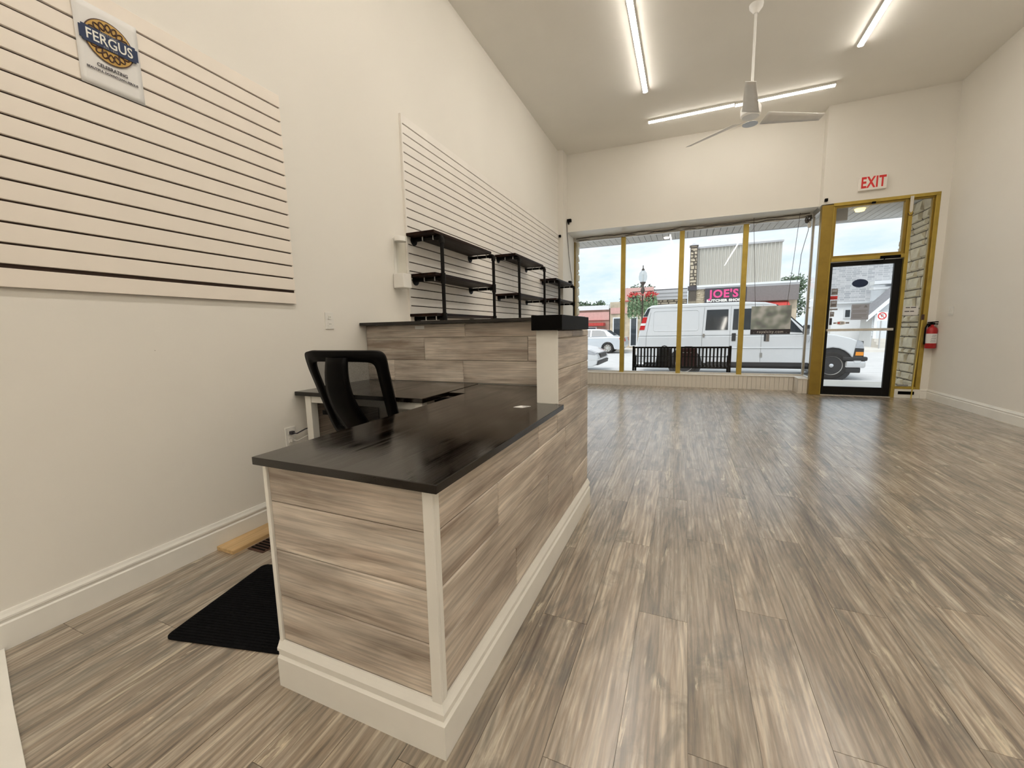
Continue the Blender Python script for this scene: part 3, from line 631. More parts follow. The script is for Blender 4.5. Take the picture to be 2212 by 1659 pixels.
# ------------------------------------------------------------------ pipe shelves
def shelf_unit(label, ya, yb, levels, y0, y1, zb):
    XP, XB = -1.985, LX+.019
    t = thing('pipe_shelf', label, 'shelf', (XB, (ya+yb)/2, zb), group='black pipe shelves on the slatwall')
    ztop = levels[0]
    for yy in (ya, yb):
        build(MB().cyl((XP, yy, zb), (XP, yy, ztop-.028), .0165), 'upright_pipe', M['pipe'], t, smooth=True)
        for k, z in enumerate(levels):
            zz = z-.028
            build(MB().cyl((XB, yy, zz), (XP, yy, zz), .0165), 'arm_pipe', M['pipe'], t, smooth=True)
            build(MB().lathe([(0, .012), (.022, .012), (.022, .009), (.046, .007), (.046, 0), (0, 0)], (XB, yy, zz), 20, 'x'), 'wall_flange', M['pipe'], t, smooth=True)
            if k == 0: build(MB().tube([(XP-.05, yy, zz), (XP-.018, yy, zz), (XP-.005, yy, zz-.005), (XP, yy, zz-.018), (XP, yy, zz-.05)], .023, 12), 'elbow', M['pipe'], t, smooth=True)
            else: build(MB().cyl((XP, yy, zz-.045), (XP, yy, zz+.045), .023).cyl((XP, yy, zz), (XP-.045, yy, zz), .023), 'tee_fitting', M['pipe'], t, smooth=True)
            for xx in (-2.17, -2.06):
                build(MB().box(xx-.005, xx+.005, yy-.0205, yy-.017, zz-.016, zz+.018).box(xx-.005, xx+.005, yy-.0205, yy-.010, zz-.018, zz-.0145), 'pipe_clip', M['steel'], t)
    for z in levels:
        bx('shelf_board', M['shelf'], XB+.002, -1.992, y0, y1, z-.0105, z+.014, t, bevel=.002)
    return t
shelf_unit('black pipe shelf nearest the counter with three dark boards', 3.15, 4.19, (1.985, 1.635, 1.290), 3.04, 4.16, 1.20)
shelf_unit('black pipe shelf between the other two on the white slatwall', 4.95, 5.965, (2.085, 1.597, 1.10), 4.85, 5.94, 1.02)
shelf_unit('black pipe shelf beside the corner pilaster', 6.745, 7.715, (1.968, 1.645, 1.15), 6.60, 7.70, 1.07)
bx_o = tag(bx('small_box', M['blackp'], -2.05, -1.998, 7.55, 7.66, 1.982, 2.035, bevel=.005), 'small dark box at the end of the corner pipe shelf', 'box')

# cup dispenser on the wall
cd = thing('cup_dispenser', 'clear tube cup dispenser with white cap and base on the wall', 'dispenser', (LX+.055, 2.915, 1.51))
cx, cy = LX+.055, 2.915
build(MB().lathe([(.040, .10), (.042, .385), (.040, .385), (.038, .10)], (cx, cy, 1.515), 24), 'clear_tube', M['clear'], cd, smooth=True)
build(MB().lathe([(.0, .425), (.046, .425), (.05, .415), (.05, .385), (0, .385)], (cx, cy, 1.515), 24), 'cap', M['wplastic'], cd, smooth=True)
build(MB().box(LX+.004, cx+.055, cy-.055, cy+.055, 1.515, 1.635), 'base', M['wplastic'], cd, bevel=.006)
build(MB().box(LX, LX+.006, cy-.03, cy+.03, 1.53, 1.93), 'wall_strip', M['wplastic'], cd)

# outlets
def outlet(name, label, y, z):
    t = thing(name, label, 'outlet', (LX, y, z-.058))
    bx('plate', M['wplastic'], LX, LX+.006, y-.036, y+.036, z-.058, z+.058, t, bevel=.002)
    for dz in (-.024, .024):
        o = build(MB().prism([(y-.015, z+dz-.014), (y+.015, z+dz-.014), (y+.017, z+dz), (y+.015, z+dz+.014), (y-.015, z+dz+.014), (y-.017, z+dz)], 'x', LX+.006, LX+.0085), 'socket', M['trim'], t)
        for dy in (-.006, .006): bx('slot', M['ink'], LX+.0085, LX+.009, y+dy-.001, y+dy+.001, z+dz-.003, z+dz+.006, o)
    return t
outlet('wall_outlet', 'white duplex outlet with nothing plugged in above the desk', 2.150, 1.231)
o2 = outlet('wall_outlet', 'low white duplex outlet with two plugs in it', 1.770, .500)
for k, zz in enumerate((.524, .476)):
    c = tag(build(MB().box(LX+.009, LX+.03, 1.758, 1.782, zz-.010, zz+.010).tube([(LX+.03, 1.77, zz), (LX+.05, 1.78, zz-.005), (LX+.052, 1.84, zz+.01), (LX+.045, 1.93, zz+.015), (LX+.04, 2.02, zz-.02), (LX+.04, 2.05, zz-.2)], .004, 6), 'power_cord', M['ink' if k == 0 else 'cablew']), ('dark power cord in the upper socket of the low outlet', 'white power cord in the lower socket of the low outlet')[k], 'cord')

# ------------------------------------------------------------------ reception counter
CX0, CX1, CY0, CY1 = -1.187, -.572, .815, 2.58       # body faces
rc = thing('reception_counter', 'wood-plank reception counter with white corner trim and black ledge caps', 'counter', (-.88, 1.6, 0))
core = MB().box(CX0+.012, CX1-.010, CY0+.010, 1.90, 0, .752)        # right arm carcass
core.box(-.672, CX1-.010, 1.90, CY1, 0, 1.137)                       # raised end wall
core.box(LX+.002, CX1-.010, 2.508, CY1, 0, 1.196)                    # back wall
core2 = bx('carcass', M['trim'], -.672, CX1-.010, 1.905, CY1-.001, .6, 1.137, rc)
build(MB().box(CX0+.012, CX1-.010, CY0+.010, CY0+.04, 0, .752).box(CX1-.04, CX1-.010, CY0+.04, 1.905, 0, .752).box(-.672, CX1-.010, 1.905, CY1-.001, 0, .60), 'carcass', M['trim'], rc)
bx('back_wall_core', M['trim'], LX+.002, CX1-.010, 2.508, CY1, 0, 1.196, rc)
def cplank(axis, a, b, z0, z1, at, mat, out, nm='plank'):
    """plank lying on a face; axis = long direction, at = face plane, out = thickness sign"""
    c = .0036; d = .010*out; g = .0008
    a += g; b -= g; z0 += g; z1 -= g
    def P(l, z, t): return (l, at+t, z) if axis == 'x' else (at+t, l, z)
    o_ = 0.0; i_ = -d
    vs = [P(a, z0, i_), P(b, z0, i_), P(b, z1, i_), P(a, z1, i_), P(a, z0, o_-c*out), P(b, z0, o_-c*out), P(b, z1, o_-c*out), P(a, z1, o_-c*out), P(a+c, z0+c, o_), P(b-c, z0+c, o_), P(b-c, z1-c, o_), P(a+c, z1-c, o_)]
    fs = [(0, 1, 5, 4), (1, 2, 6, 5), (2, 3, 7, 6), (3, 0, 4, 7), (4, 5, 9, 8), (5, 6, 10, 9), (6, 7, 11, 10), (7, 4, 8, 11), (8, 9, 10, 11), (3, 2, 1, 0)]
    return build(MB().add(vs, fs), nm, mat, rc, recalc=True)
rows = [(.0, .155), (.155, .312), (.312, .467), (.467, .628), (.628, .752)]
for z0, z1 in rows: cplank('x', CX0+.016, CX1-.026, z0, z1, CY0, M['cplank_x'], -1)
seams = [[1.55], [1.35, 2.2], [1.75], [1.2, 2.05], [1.62]]
for (z0, z1), sm_ in zip(rows, seams):
    z1_ = z1
    e = [CY0+.022]+sm_+[CY1]
    for a, b in zip(e[:-1], e[1:]):
        if z1 > .7 and b > 1.9:
            if a < 1.9: cplank('y', a, 1.9, z0, z1, CX1, M['cplank_y'], 1); a = 1.9
            cplank('y', a, b, z0, .785, CX1, M['cplank_y'], 1)
        else: cplank('y', a, b, z0, z1, CX1, M['cplank_y'], 1)
for z0, z1, e in ((.785, .942, (1.905, 2.38, CY1)), (.942, 1.099, (1.905, CY1)), (1.099, 1.137, (1.905, 2.2, CY1))):
    for a, b in zip(e[:-1], e[1:]): cplank('y', a, b, z0, z1, CX1, M['cplank_y'], 1)
for z0, z1, e in ((.779, .935, (LX+.004, -2.04, -1.44, -.672)), (.935, 1.10, (LX+.004, -1.758, -.95, -.672)), (1.10, 1.196, (LX+.004, -1.415, -.672))):
    for a, b in zip(e[:-1], e[1:]): cplank('x', a, b, z0, z1, 2.498, M['cplank_x'], -1)
# white corner trims
def ct(x0, x1, y0, y1, z0, z1): return build(MB().box(x0, x1, y0, y1, z0, z1), 'corner_trim', M['trim'], rc, bevel=.002)
ct(CX1-.026, CX1+.006, CY0-.007, CY0+.004, .15, .752); ct(CX1-.005, CX1+.006, CY0+.004, CY0+.022, .15, .752)
ct(CX0+.002, CX0+.017, CY0-.007, CY0+.012, .15, .752)
ct(CX1-.012, CX1+.004, 1.898, 1.910, .777, 1.137)
bx('column_face', M['trim'], -.676, CX1-.010, 1.898, 1.906, .777, 1.137, rc)
# moulded base trim, mitred around the front corner
BT = [(0, 0), (.019, 0), (.019, .100), (.012, .107), (.012, .119), (.017, .124), (.017, .133), (.010, .146), (.005, .157), (0, .157)]
def mitre(p, q, ua, ub, name):
    n = len(BT); vs = []
    for base, mt in ((p, ua), (q, ub)):
        for u, v in BT: vs.append((base[0]+mt[0]*u, base[1]+mt[1]*u, v))
    fs = [(i, (i+1) % n, n+(i+1) % n, n+i) for i in range(n)]+[tuple(range(n)), tuple(range(n, 2*n))]
    return build(MB().add(vs, fs), name, M['trim'], rc, recalc=True)
mitre((CX0, CY0), (CX1, CY0), (-1*0, -1), (1, -1), 'base_trim'); mitre((CX1, CY0), (CX1, CY1), (1, -1), (1, 0), 'base_trim')
# black ledge caps
bx('ledge_cap', M['black'], -.690, -.536, 1.862, 2.432, 1.137, 1.209, rc, bevel=.003)
bx('back_ledge_cap', M['top'], LX+.003, -.60, 2.433, 2.625, 1.197, 1.219, rc, bevel=.002)
bx('tape_scrap', M['paper'], -1.83, -1.75, 2.4955, 2.497, 1.163, 1.186, rc)
# worktop
tp = [(-1.192, .783), (-.537, .783), (-.537, 1.895), (-.678, 1.895), (-.678, 2.487), (-1.307, 2.487), (-1.307, 2.085), (-1.192, 2.085)]
wt = tag(build(MB().prism(tp, 'z', .753, .777), 'countertop', M['top'], bevel=.002), 'glossy black-stained wooden worktop on the reception counter', 'countertop')
dk = thing('side_desk', 'low black-topped desk with white legs against the left wall', 'desk', (-1.8, 2.15, 0))
bx('desk_top', M['top'], LX+.003, -1.314, 1.825, 2.487, .753, .779, dk, bevel=.003)
bx('leg', M['trim'], -2.236, -2.186, 1.850, 1.90, 0, .753, dk, bevel=.002); bx('leg', M['trim'], -1.385, -1.335, 1.850, 1.90, 0, .753, dk, bevel=.002)
bx('apron', M['trim'], -2.186, -1.385, 1.856, 1.876, .708, .753, dk)
bx('side_panel', M['cplank_y'], -2.236, -2.216, 1.90, 2.49, .0, .75, dk); bx('back_panel', M['trim'], -2.17, -1.40, 2.470, 2.488, .1, .75, dk)
bx('drawer_slide', M['black'], -1.34, -1.20, 1.98, 2.08, .70, .745, dk)
crd = thing('business_card', 'small white card lying on the black worktop', 'card', (-.703, 1.78, .777))
build(MB().prism([(-.745, 1.755), (-.70, 1.752), (-.672, 1.798), (-.725, 1.802)], 'z', .7772, .7785), 'card', M['paper'], crd)
build(MB().box(-.71, -.685, 1.780, 1.792, .7785, .7788), 'print_block', M['greyink'], crd)
ho = tag(build(MB().tube([(-2.20, 2.0, .795), (-2.15, 1.95, .80), (-2.08, 1.94, .795), (-2.02, 1.97, .792)], .012, 8), 'black_cable', M['blackp'], smooth=True), 'short black cable lying on the side desk', 'cable')

# ------------------------------------------------------------------ office chair
ch = thing('office_chair', 'black mesh-back office chair pushed up to the side desk', 'chair', (-1.687, 1.72, 0), R(2))
def back(u, v):
    """u -1..1 across, v 0..1 up; chair faces +Y"""
    z = .54+.51*v
    return Vector((u*(.238+.036*v)-.012*v, .055-.155*v+.05*u*u-.015*math.sin(v*3.0), z))
def sup(a, e=.17):
    c, s = math.cos(a), math.sin(a)
    return (math.copysign(abs(c)**e, c), math.copysign(abs(s)**e, s))
fr = MB(); NS = 72
for k in range(NS):
    a = 2*math.pi*(k+.5)/NS; o_ = sup(a); i_ = (o_[0]*.80, o_[1]*.80-.02)
    for (uu, vv) in (o_, i_): fr.v.append(tuple(back(uu, .5+.5*vv)))
for k in range(NS):
    n2 = (k+1) % NS; fr.f.append((2*k, 2*n2, 2*n2+1, 2*k+1))
build(fr, 'back_frame', M['blackp'], ch, local=True, solid=.028, smooth=True, bevel=.006)
build(MB().grid(lambda s, t: tuple(back((s*2-1)*.86, .08+t*.82)+Vector((0, .004, 0))), 12, 10), 'back_mesh', M['mesh'], ch, local=True, smooth=True)
def spn(s, t):
    hw = .085-.022*t; u = (s*2-1)
    v = 1.0-t*1.0
    p = back(0, .93*v+0.0); off = -.018-.055*math.sin(math.pi*min(1, t*1.1+.05))
    return (u*(.062+.03*(1-v)), p.y+off+.012*u*u, p.z)
build(MB().grid(spn, 6, 12), 'back_support', M['blackp'], ch, local=True, solid=.03, smooth=True, bevel=.004)
build(MB().prism([(.02, .46), (.02, .50), (.10, .60), (.06, .62), (-.03, .52), (-.03, .44)], 'x', -.05, .05), 'back_bracket', M['blackp'], ch, local=True)
build(MB().grid(lambda s, t: ((s*2-1)*.25*(1-.12*(2*t-1)**2), .03+.46*t, .495-.02*((2*s-1)**2)+.02*math.sin(t*3)), 10, 10), 'seat_cushion', M['bag'], ch, local=True, solid=.075, smooth=True, bevel=.02)
build(MB().cyl((0, .24, .12), (0, .24, .45), .026).cyl((0, .24, .43), (0, .24, .46), .09), 'gas_column', M['blackp'], ch, local=True, smooth=True)
for s_ in (-1, 1):
    build(MB().tube([(s_*.24, .18, .47), (s_*.29, .18, .48), (s_*.30, .18, .56), (s_*.30, .17, .655)], .017, 8).box(s_*.30-.032, s_*.30+.032, .08, .30, .655, .68), 'armrest', M['blackp'], ch, local=True, smooth=True)
for k in range(5):
    a = R(72*k+20); ex_, ey_ = .29*math.cos(a), .24+.29*math.sin(a)
    lg = build(MB().cyl((0, .24, .13), (ex_, ey_, .085), .026, .018, 10), 'base_leg', M['blackp'], ch, local=True, smooth=True)
    cs = MB()
    cs.cyl((ex_-.022*math.sin(a), ey_+.022*math.cos(a), .028), (ex_+.022*math.sin(a), ey_-.022*math.cos(a), .028), .028, n=16).cyl((ex_, ey_, .05), (ex_, ey_, .09), .008, n=8)
    build(cs, 'caster', M['blackp'], ch, local=True, smooth=True)

# ------------------------------------------------------------------ things on the floor
mt = thing('floor_mat', 'black ribbed floor mat behind the counter', 'mat', (-1.55, 1.1, 0), R(13))
ma = MB(); rad = .03
def rrect(x0, x1, y0, y1, r, n=5):
    o = []
    for cx_, cy_, a0 in ((x1-r, y1-r, 0), (x0+r, y1-r, 90), (x0+r, y0+r, 180), (x1-r, y0+r, 270)):
        for k in range(n+1):
            a = R(a0+90*k/n); o.append((cx_+r*math.cos(a), cy_+r*math.sin(a)))
    return o
build(MB().prism(rrect(-.31, .62, -.265, .235, .03), 'z', .0, .006), 'mat_base', M['mat'], mt, local=True)
rb = MB()
for k in range(36): rb.box(-.30, .61, -.253+k*.0133, -.246+k*.0133, .006, .0085)
build(rb, 'mat_ribs', M['mat'], mt, local=True)['kind'] = 'stuff'
tag(build(MB().box(LX+.019, LX+.150, 1.262, 1.80, .0, .022), 'pine_plank', M['pine'], bevel=.002), 'offcut of pale pine board lying against the baseboard', 'board')
vr = thing('floor_register', 'brown metal floor vent register beside the pine board', 'vent', (-2.08, 1.48, 0))
bx('vent_frame', M['brownink'], -2.135, -2.015, 1.33, 1.64, .0, .004, vr)
for k in range(14): bx('vent_bar', M['blackp'], -2.125, -2.025, 1.345+k*.021, 1.353+k*.021, .004, .008, vr)
wbm = MB().prism([(LX+.019, .515), (-1.9, .425), (-1.45, .325), (-1.45, -.3), (LX+.019, -.3)], 'z', .0, .012)
tag(build(wbm, 'floor_sheet', M['trim'], bevel=.001), 'white sheet lying flat on the floor by the left wall', 'sheet')

# ------------------------------------------------------------------ ceiling fan and lights
fx, fy, fz = .553, 5.3, 3.335
fn = thing('ceiling_fan', 'white three-blade ceiling fan on a long down rod', 'ceiling fan', (fx, fy, fz))
build(MB().lathe([(0, -.085), (.022, -.085), (.028, -.075), (.062, -.030), (.066, 0), (0, 0)], (fx, fy, ZC), 24), 'canopy', M['fan'], fn, smooth=True)
build(MB().cyl((fx, fy, fz+.10), (fx, fy, ZC-.07), .0125), 'down_rod', M['fan'], fn, smooth=True)
build(MB().lathe([(0, -.062), (.080, -.062), (.095, -.045), (.098, .02), (.085, .055), (.045, .075), (.03, .11), (0, .11)], (fx, fy, fz), 28), 'motor_housing', M['fan'], fn, smooth=True)
build(MB().lathe([(0, -.066), (.074, -.066), (.074, -.06)], (fx, fy, fz), 28), 'bottom_cap', M['steel'], fn, smooth=True)
d0 = math.atan2(-fy, -fx)
for k in range(3):
    a = d0+R(-1)+k*2*math.pi/3; ca, sa = math.cos(a), math.sin(a); tw = R(-17)
    def bl(s, t):
        r_ = .145+.615*s; wd = (.165-.075*s); q_ = (t-.5)*wd
        return (fx+ca*r_-sa*q_*math.cos(tw), fy+sa*r_+ca*q_*math.cos(tw), fz-.005+q_*math.sin(tw)-.0*s)
    b_ = build(MB().grid(bl, 10, 3), 'fan_blade', M['fan'], fn, smooth=True, solid=.005)
    build(MB().prism([(-.018, .085), (.018, .085), (.03, .20), (-.03, .20)], 'z', -.004, .004), 'blade_iron', M['steel'], fn, local=True)
    bi = fn.children[-1]; bi.rotation_euler = (0, 0, a-math.pi/2); bi.location = (0, 0, .006)
def led(label, x0, y0, x1, y1, grp, dm='led'):
    t = thing('tube_light', label, 'ceiling light', ((x0+x1)/2, (y0+y1)/2, ZC-.050), group=grp)
    along_x = abs(x1-x0) > abs(y1-y0)
    if along_x: c = (y0+y1)/2; a, b = min(x0, x1)+.002, max(x0, x1)-.002
    else: c = (x0+x1)/2; a, b = min(y0, y1)+.002, max(y0, y1)-.002
    ax = 'x' if along_x else 'y'
    build(MB().prism([(c-.024, ZC), (c+.024, ZC), (c+.031, ZC-.030), (c-.031, ZC-.030)], ax, a+.004, b-.004), 'housing', M['lampb'], t)
    build(MB().prism([(c+.030*math.cos(R(180+k*15)), ZC-.030+.018*math.sin(R(180+k*15))) for k in range(13)], ax, a+.004, b-.004), 'diffuser', M[dm], t, smooth=True)
    for q_ in (a, b-.004): build(MB().prism([(c-.032, ZC), (c+.032, ZC), (c+.032, ZC-.040), (c+.018, ZC-.050), (c-.018, ZC-.050), (c-.032, ZC-.040)], ax, q_, q_+.004), 'end_cap', M['lampb'], t)
for nm, X, yend in (('left-wall side', -.632, 6.385), ('right-wall side', 1.775, 6.475)):
    for k in range(12):  # rear tubes lie out of view, added to brighten the room and counter front
        od = ('tube light at the window end of the ceiling row on the '+nm, 'second tube light from the windows in the ceiling row on the '+nm, 'third tube light from the windows in the ceiling row on the '+nm)
        lab = od[k] if k < 3 else ('fourth', 'fifth', 'sixth', 'seventh', 'eighth', 'ninth', 'tenth', 'eleventh', 'twelfth')[k-3]+' tube light from the windows, unseen and added for light, in the ceiling row on the '+nm
        led(lab, X, yend-1.19*(k+1), X, yend-1.19*k, 'tube lights in the row on the '+nm)
led('crosswise tube light before the windows, half nearer the left wall', -.667, 7.30, .548, 7.30, 'crosswise tube lights', 'ledx')
led('crosswise tube light before the windows, half nearer the door', .552, 7.33, 1.77, 7.33, 'crosswise tube lights', 'ledx')

# ================================================================== outside
struct(bx('floor_sidewalk', M['concrete'], -40, 45, 8.72, 11.35, -.6, SZ), 'pale concrete sidewalk outside the shop window')
struct(bx('floor_entry', M['concrete'], 1.95, 3.32, 8.145, 8.72, -.6, -.06), 'concrete entry step outside the door')
struct(bx('floor_road', M['asphalt'], -60, 70, 11.35, 26.3, -.9, RZ), 'pale grey asphalt street')
struct(bx('trim_kerb', M['concrete'], -60, 70, 11.30, 11.42, -.7, SZ+.005), 'concrete kerb along the near sidewalk')
struct(bx('floor_far_sidewalk', M['concrete'], -60, 70, 26.3, 75, -.9, SZ-.03), 'concrete sidewalk across the street')
# canopy with soffit boards
cn = sgroup('ceiling_canopy', (0, 9.2, 3.06)); cn['label'] = 'pale boarded soffit above the sidewalk outside the window'
bx('fascia', M['greym'], -4.0, 5.0, 9.86, 9.95, 3.05, 3.6, cn); bx('roof_deck', M['greym'], -4.0, 5.0, 8.76, 9.95, 3.10, 3.2, cn)
bx('entry_deck', M['greym'], 1.95, 3.40, 8.25, 8.76, 3.10, 3.2, cn)
k = 0; x = -4.0
while x < 5.0:
    a = 8.76 if not (1.93 < x < 3.30) else 8.26
    bx('soffit_board', M['soffit'], x+.004, x+.116, a, 9.86, 3.052, 3.066, cn); x += .12
ol = thing('soffit_light', 'small round white light in the outdoor soffit', 'light', (-.452, 9.63, 3.03))
build(MB().lathe([(0, 0), (.05, .0), (.062, .024), (0, .024)], (-.452, 9.63, 3.028), 20), 'lens', M['pot'], ol, smooth=True)
ol = thing('entry_light', 'warm yellow light in the soffit over the entry', 'light', (2.613, 8.87, 3.0))
build(MB().lathe([(0, 0), (.06, .01), (.075, .05), (0, .05)], (2.613, 8.87, 3.0), 20), 'lens', M['warm'], ol, smooth=True)
tag(bx('signal_box', M['greym'], 2.14, 2.33, 8.42, 8.52, 2.80, 3.052, bevel=.004), 'dark grey box under the entry soffit', 'box')

# split-face stone: each stone a piece of its own
def stone_mb(l, h, d, jit, rng):
    """stone centred on x, base z=0, front at y=0 bulging to -y"""
    j = lambda: rng.uniform(-jit, jit)
    hl = l/2; c = min(.018, h*.2)
    vs = [(-hl, d, 0), (hl, d, 0), (hl, d, h), (-hl, d, h), (-hl, 0+abs(j()), 0), (hl, abs(j()), 0), (hl, abs(j()), h), (-hl, abs(j()), h),
          (-hl+c+abs(j()), -.02+j(), c+abs(j())*.5), (hl-c-abs(j()), -.02+j(), c+abs(j())*.5), (hl-c-abs(j()), -.02+j(), h-c), (-hl+c+abs(j()), -.02+j(), h-c)]
    fs = [(3, 2, 1, 0), (0, 1, 5, 4), (1, 2, 6, 5), (2, 3, 7, 6), (3, 0, 4, 7), (4, 5, 9, 8), (5, 6, 10, 9), (6, 7, 11, 10), (7, 4, 8, 11), (8, 9, 10), (8, 10, 11)]
    return vs, fs
def stone_face(parent, origin, direction, length, z0, z1, hr, lr, mat, seed, gap=.010, jit=.012, depth=.05, gapc=1.0):
    """courses of stones on a vertical face; direction = unit xy along the face, stones bulge to its right side"""
    rng = random.Random(seed); rz = math.atan2(direction[1], direction[0]); z = z0
    while z < z1-.02:
        h = min(rng.uniform(*hr), z1-z)
        if z1-(z+h) < hr[0]*.6: h = z1-z
        s = 0
        while s < length-.01:
            l = min(rng.uniform(*lr), length-s)
            if length-(s+l) < lr[0]*.5: l = length-s
            vs, fs = stone_mb(l-gap*gapc, h-gap, depth, jit, rng)
            me = bpy.data.meshes.new('stone'); me.from_pydata(vs, [], fs); me.materials.append(mat)
            inst(me, 'stone', (origin[0]+direction[0]*(s+l/2), origin[1]+direction[1]*(s+l/2), z+gap/2), parent, rot=(0, 0, rz))
            s += l
        z += h
we = struct(bx('wall_entry', M['mortar'], 3.345, 3.60, 8.145, 9.30, -.3, 3.052), 'split limestone side wall of the entry recess')
stone_face(we, (3.33, 9.29), (0, -1), 1.14, -.06, 3.05, (.08, .21), (.22, .50), M['stone'], 5, gap=.013, jit=.016, gapc=3.0)
wp = struct(bx('wall_stone_pier', M['mortar'], -2.80, -2.27, 8.78, 9.20, -.3, 3.052), 'split limestone pier outside the shop window')
stone_face(wp, (-2.255, 8.78), (0, 1), .42, -.14, 3.05, (.07, .19), (.14, .30), M['stone'], 8)
stone_face(wp, (-2.79, 9.215), (-1, 0), .0, 0, .0, (.1, .2), (.1, .2), M['stone'], 9)

# ------------------------------------------------------------------ street bench with bags
bn = thing('street_bench', 'black metal slat bench with its back to the shop window', 'bench', (-.12, 10.2, SZ))
bX0, bX1, bYb = -1.155, .92, 10.02
BK = M['blackp']
bx('top_rail', BK, bX0, bX1, bYb-.02, bYb+.02, .668, .705, bn, bevel=.004); bx('middle_rail', BK, bX0, bX1, bYb-.012, bYb+.012, .475, .488, bn); bx('bottom_rail', BK, bX0, bX1, bYb+.00, bYb+.035, .215, .25, bn)
for k in range(28):
    X = bX0+.05+k*(bX1-bX0-.10)/27
    build(MB().box(X-.017, X+.017, bYb-.006, bYb+.006, .25, .668), 'back_slat', BK, bn)
    build(MB().box(X-.017, X+.017, bYb+.035, bYb+.46, .238, .25), 'seat_slat', BK, bn)
bx('front_rail', BK, bX0, bX1, bYb+.45, bYb+.49, .215, .25, bn)
for X in (bX0, bX1-.045):
    build(MB().box(X, X+.045, bYb-.02, bYb+.025, SZ, .72), 'rear_leg', BK, bn, bevel=.004); build(MB().box(X, X+.045, bYb+.44, bYb+.485, SZ, .45), 'front_leg', BK, bn, bevel=.004)
    build(MB().box(X, X+.045, bYb-.02, bYb+.50, .45, .48), 'arm', BK, bn, bevel=.004)
bg1 = thing('black_bag', 'black bag slumped on the street bench', 'bag', (-.46, 10.25, .25))
build(MB().grid(lambda s, t: (-.46+(.20-.06*t)*math.cos(s*2*math.pi), 10.25+(.13-.03*t)*math.sin(s*2*math.pi), .25+.40*t), 20, 6).grid(lambda s, t: (-.46+.14*(1-t)*math.cos(s*2*math.pi), 10.25+.10*(1-t)*math.sin(s*2*math.pi), .65+.03*math.sin(t*1.57)), 20, 3), 'bag_body', M['bag'], bg1, smooth=True)
build(MB().tube([(-.52, 10.25, .66), (-.51, 10.25, .70), (-.46, 10.25, .715), (-.41, 10.25, .70), (-.40, 10.25, .66)], .012, 6), 'handle', M['bag'], bg1)
bg2 = thing('maroon_case', 'dark maroon case standing on the street bench', 'case', (.06, 10.28, .25))
build(MB().box(-.125, .245, 10.16, 10.40, .25, .66), 'case_body', M['maroon'], bg2, bevel=.02)
build(MB().tube([(-.02, 10.28, .655), (-.02, 10.28, .69), (.14, 10.28, .69), (.14, 10.28, .655)], .012, 6), 'handle', M['bag'], bg2)
for k in range(3): bx('reflector_dash', M['paper'], -.06+k*.085, -.025+k*.085, 10.157, 10.16, .555, .57, bg2)

# ------------------------------------------------------------------ vehicles (local: x forward, y away from the shop, z up)
def wheel(t, x, y, r, wid, side):
    """side -1: outer face towards -y"""
    o = y; s = -side
    ty = build(MB().lathe([(r*.66, 0), (r*.90, s*.0), (r*.985, s*.03), (r, s*.06), (r, s*(wid-.06)), (r*.985, s*(wid-.03)), (r*.9, s*wid), (r*.66, s*wid)], (x, o, r), 36, 'y'), 'tyre', M['tyre'], t, smooth=True, local=True, recalc=True)
    build(MB().lathe([(r*.67, s*.0), (r*.64, s*.015), (r*.58, s*.045), (r*.30, s*.06), (r*.26, s*.03), (0, s*.025)], (x, o, r), 36, 'y'), 'rim', M['rim'], t, smooth=True, local=True, recalc=True)
    hb = MB()
    for k in range(8):
        a = R(45*k); hb.lathe([(0, -s*.002), (r*.075, -s*.002), (r*.09, s*.05)], (x+r*.46*math.cos(a), o+s*.035, r+r*.46*math.sin(a)), 8, 'y')
    build(hb, 'rim_hole', M['tyre'], t, local=True); build(MB().lathe([(0, -s*.012), (r*.13, -s*.008), (r*.15, s*.03)], (x, o, r), 16, 'y'), 'hub_cap', M['chrome'], t, local=True, smooth=True)
def arch(cx_, r, zb, n=10, rev=True):
    a0 = math.asin(max(-1, min(1, (zb-r*.92)/r))) if False else 0
    pts = []
    zc = .37
    th = math.asin((zb-zc)/r) if abs(zb-zc) < r else 0
    for k in range(n+1):
        a = math.pi-th-(math.pi-2*th)*k/n if not rev else th+(math.pi-2*th)*k/n
        pts.append((cx_+r*math.cos(a), zc+r*math.sin(a)))
    return pts
def body_prism(mb, prof, yfn0, yfn1):
    """closed side profile (x,z); y of each side given as a function of z"""
    n = len(prof)
    vs = [(x, yfn0(z), z) for x, z in prof]+[(x, yfn1(z), z) for x, z in prof]
    fs = [tuple(range(n)), tuple(range(n, 2*n))[::-1]]+[(i, (i+1) % n, n+(i+1) % n, n+i) for i in range(n)]
    mb.add(vs, fs); return mb
# --- white van
vn = thing('cargo_van', 'white cargo van parked at the kerb behind the bench', 'van', (-1.48, VANY, RZ))
VW = 2.0; BZ = 1.18
f0 = lambda z: 0.0 if z <= BZ else (z-BZ)*.15
f1 = lambda z: VW-f0(z)
low = [(.11, .40), (.10, .62), (.11, .95), (.14, BZ)]+[(4.50, BZ)]+[(4.72, 1.235), (5.05, 1.17), (5.36, 1.085), (5.55, .99), (5.63, .88), (5.64, .60), (5.60, .42)]+arch(5.0, .47, .42)+arch(1.46, .47, .40)
build(body_prism(MB(), low, f0, f1), 'lower_body', M['vanw'], vn, local=True, bevel=.03, seg=3, recalc=True)
upb = [(.14, BZ), (.20, 1.50), (.31, 1.90), (.38, 2.03), (.50, 2.105), (1.0, 2.125), (3.0, 2.11), (3.45, 2.08), (3.68, 2.02), (4.50, BZ)]
build(body_prism(MB(), upb, f0, f1), 'upper_body', M['vanw'], vn, local=True, bevel=.035, seg=3, recalc=True)
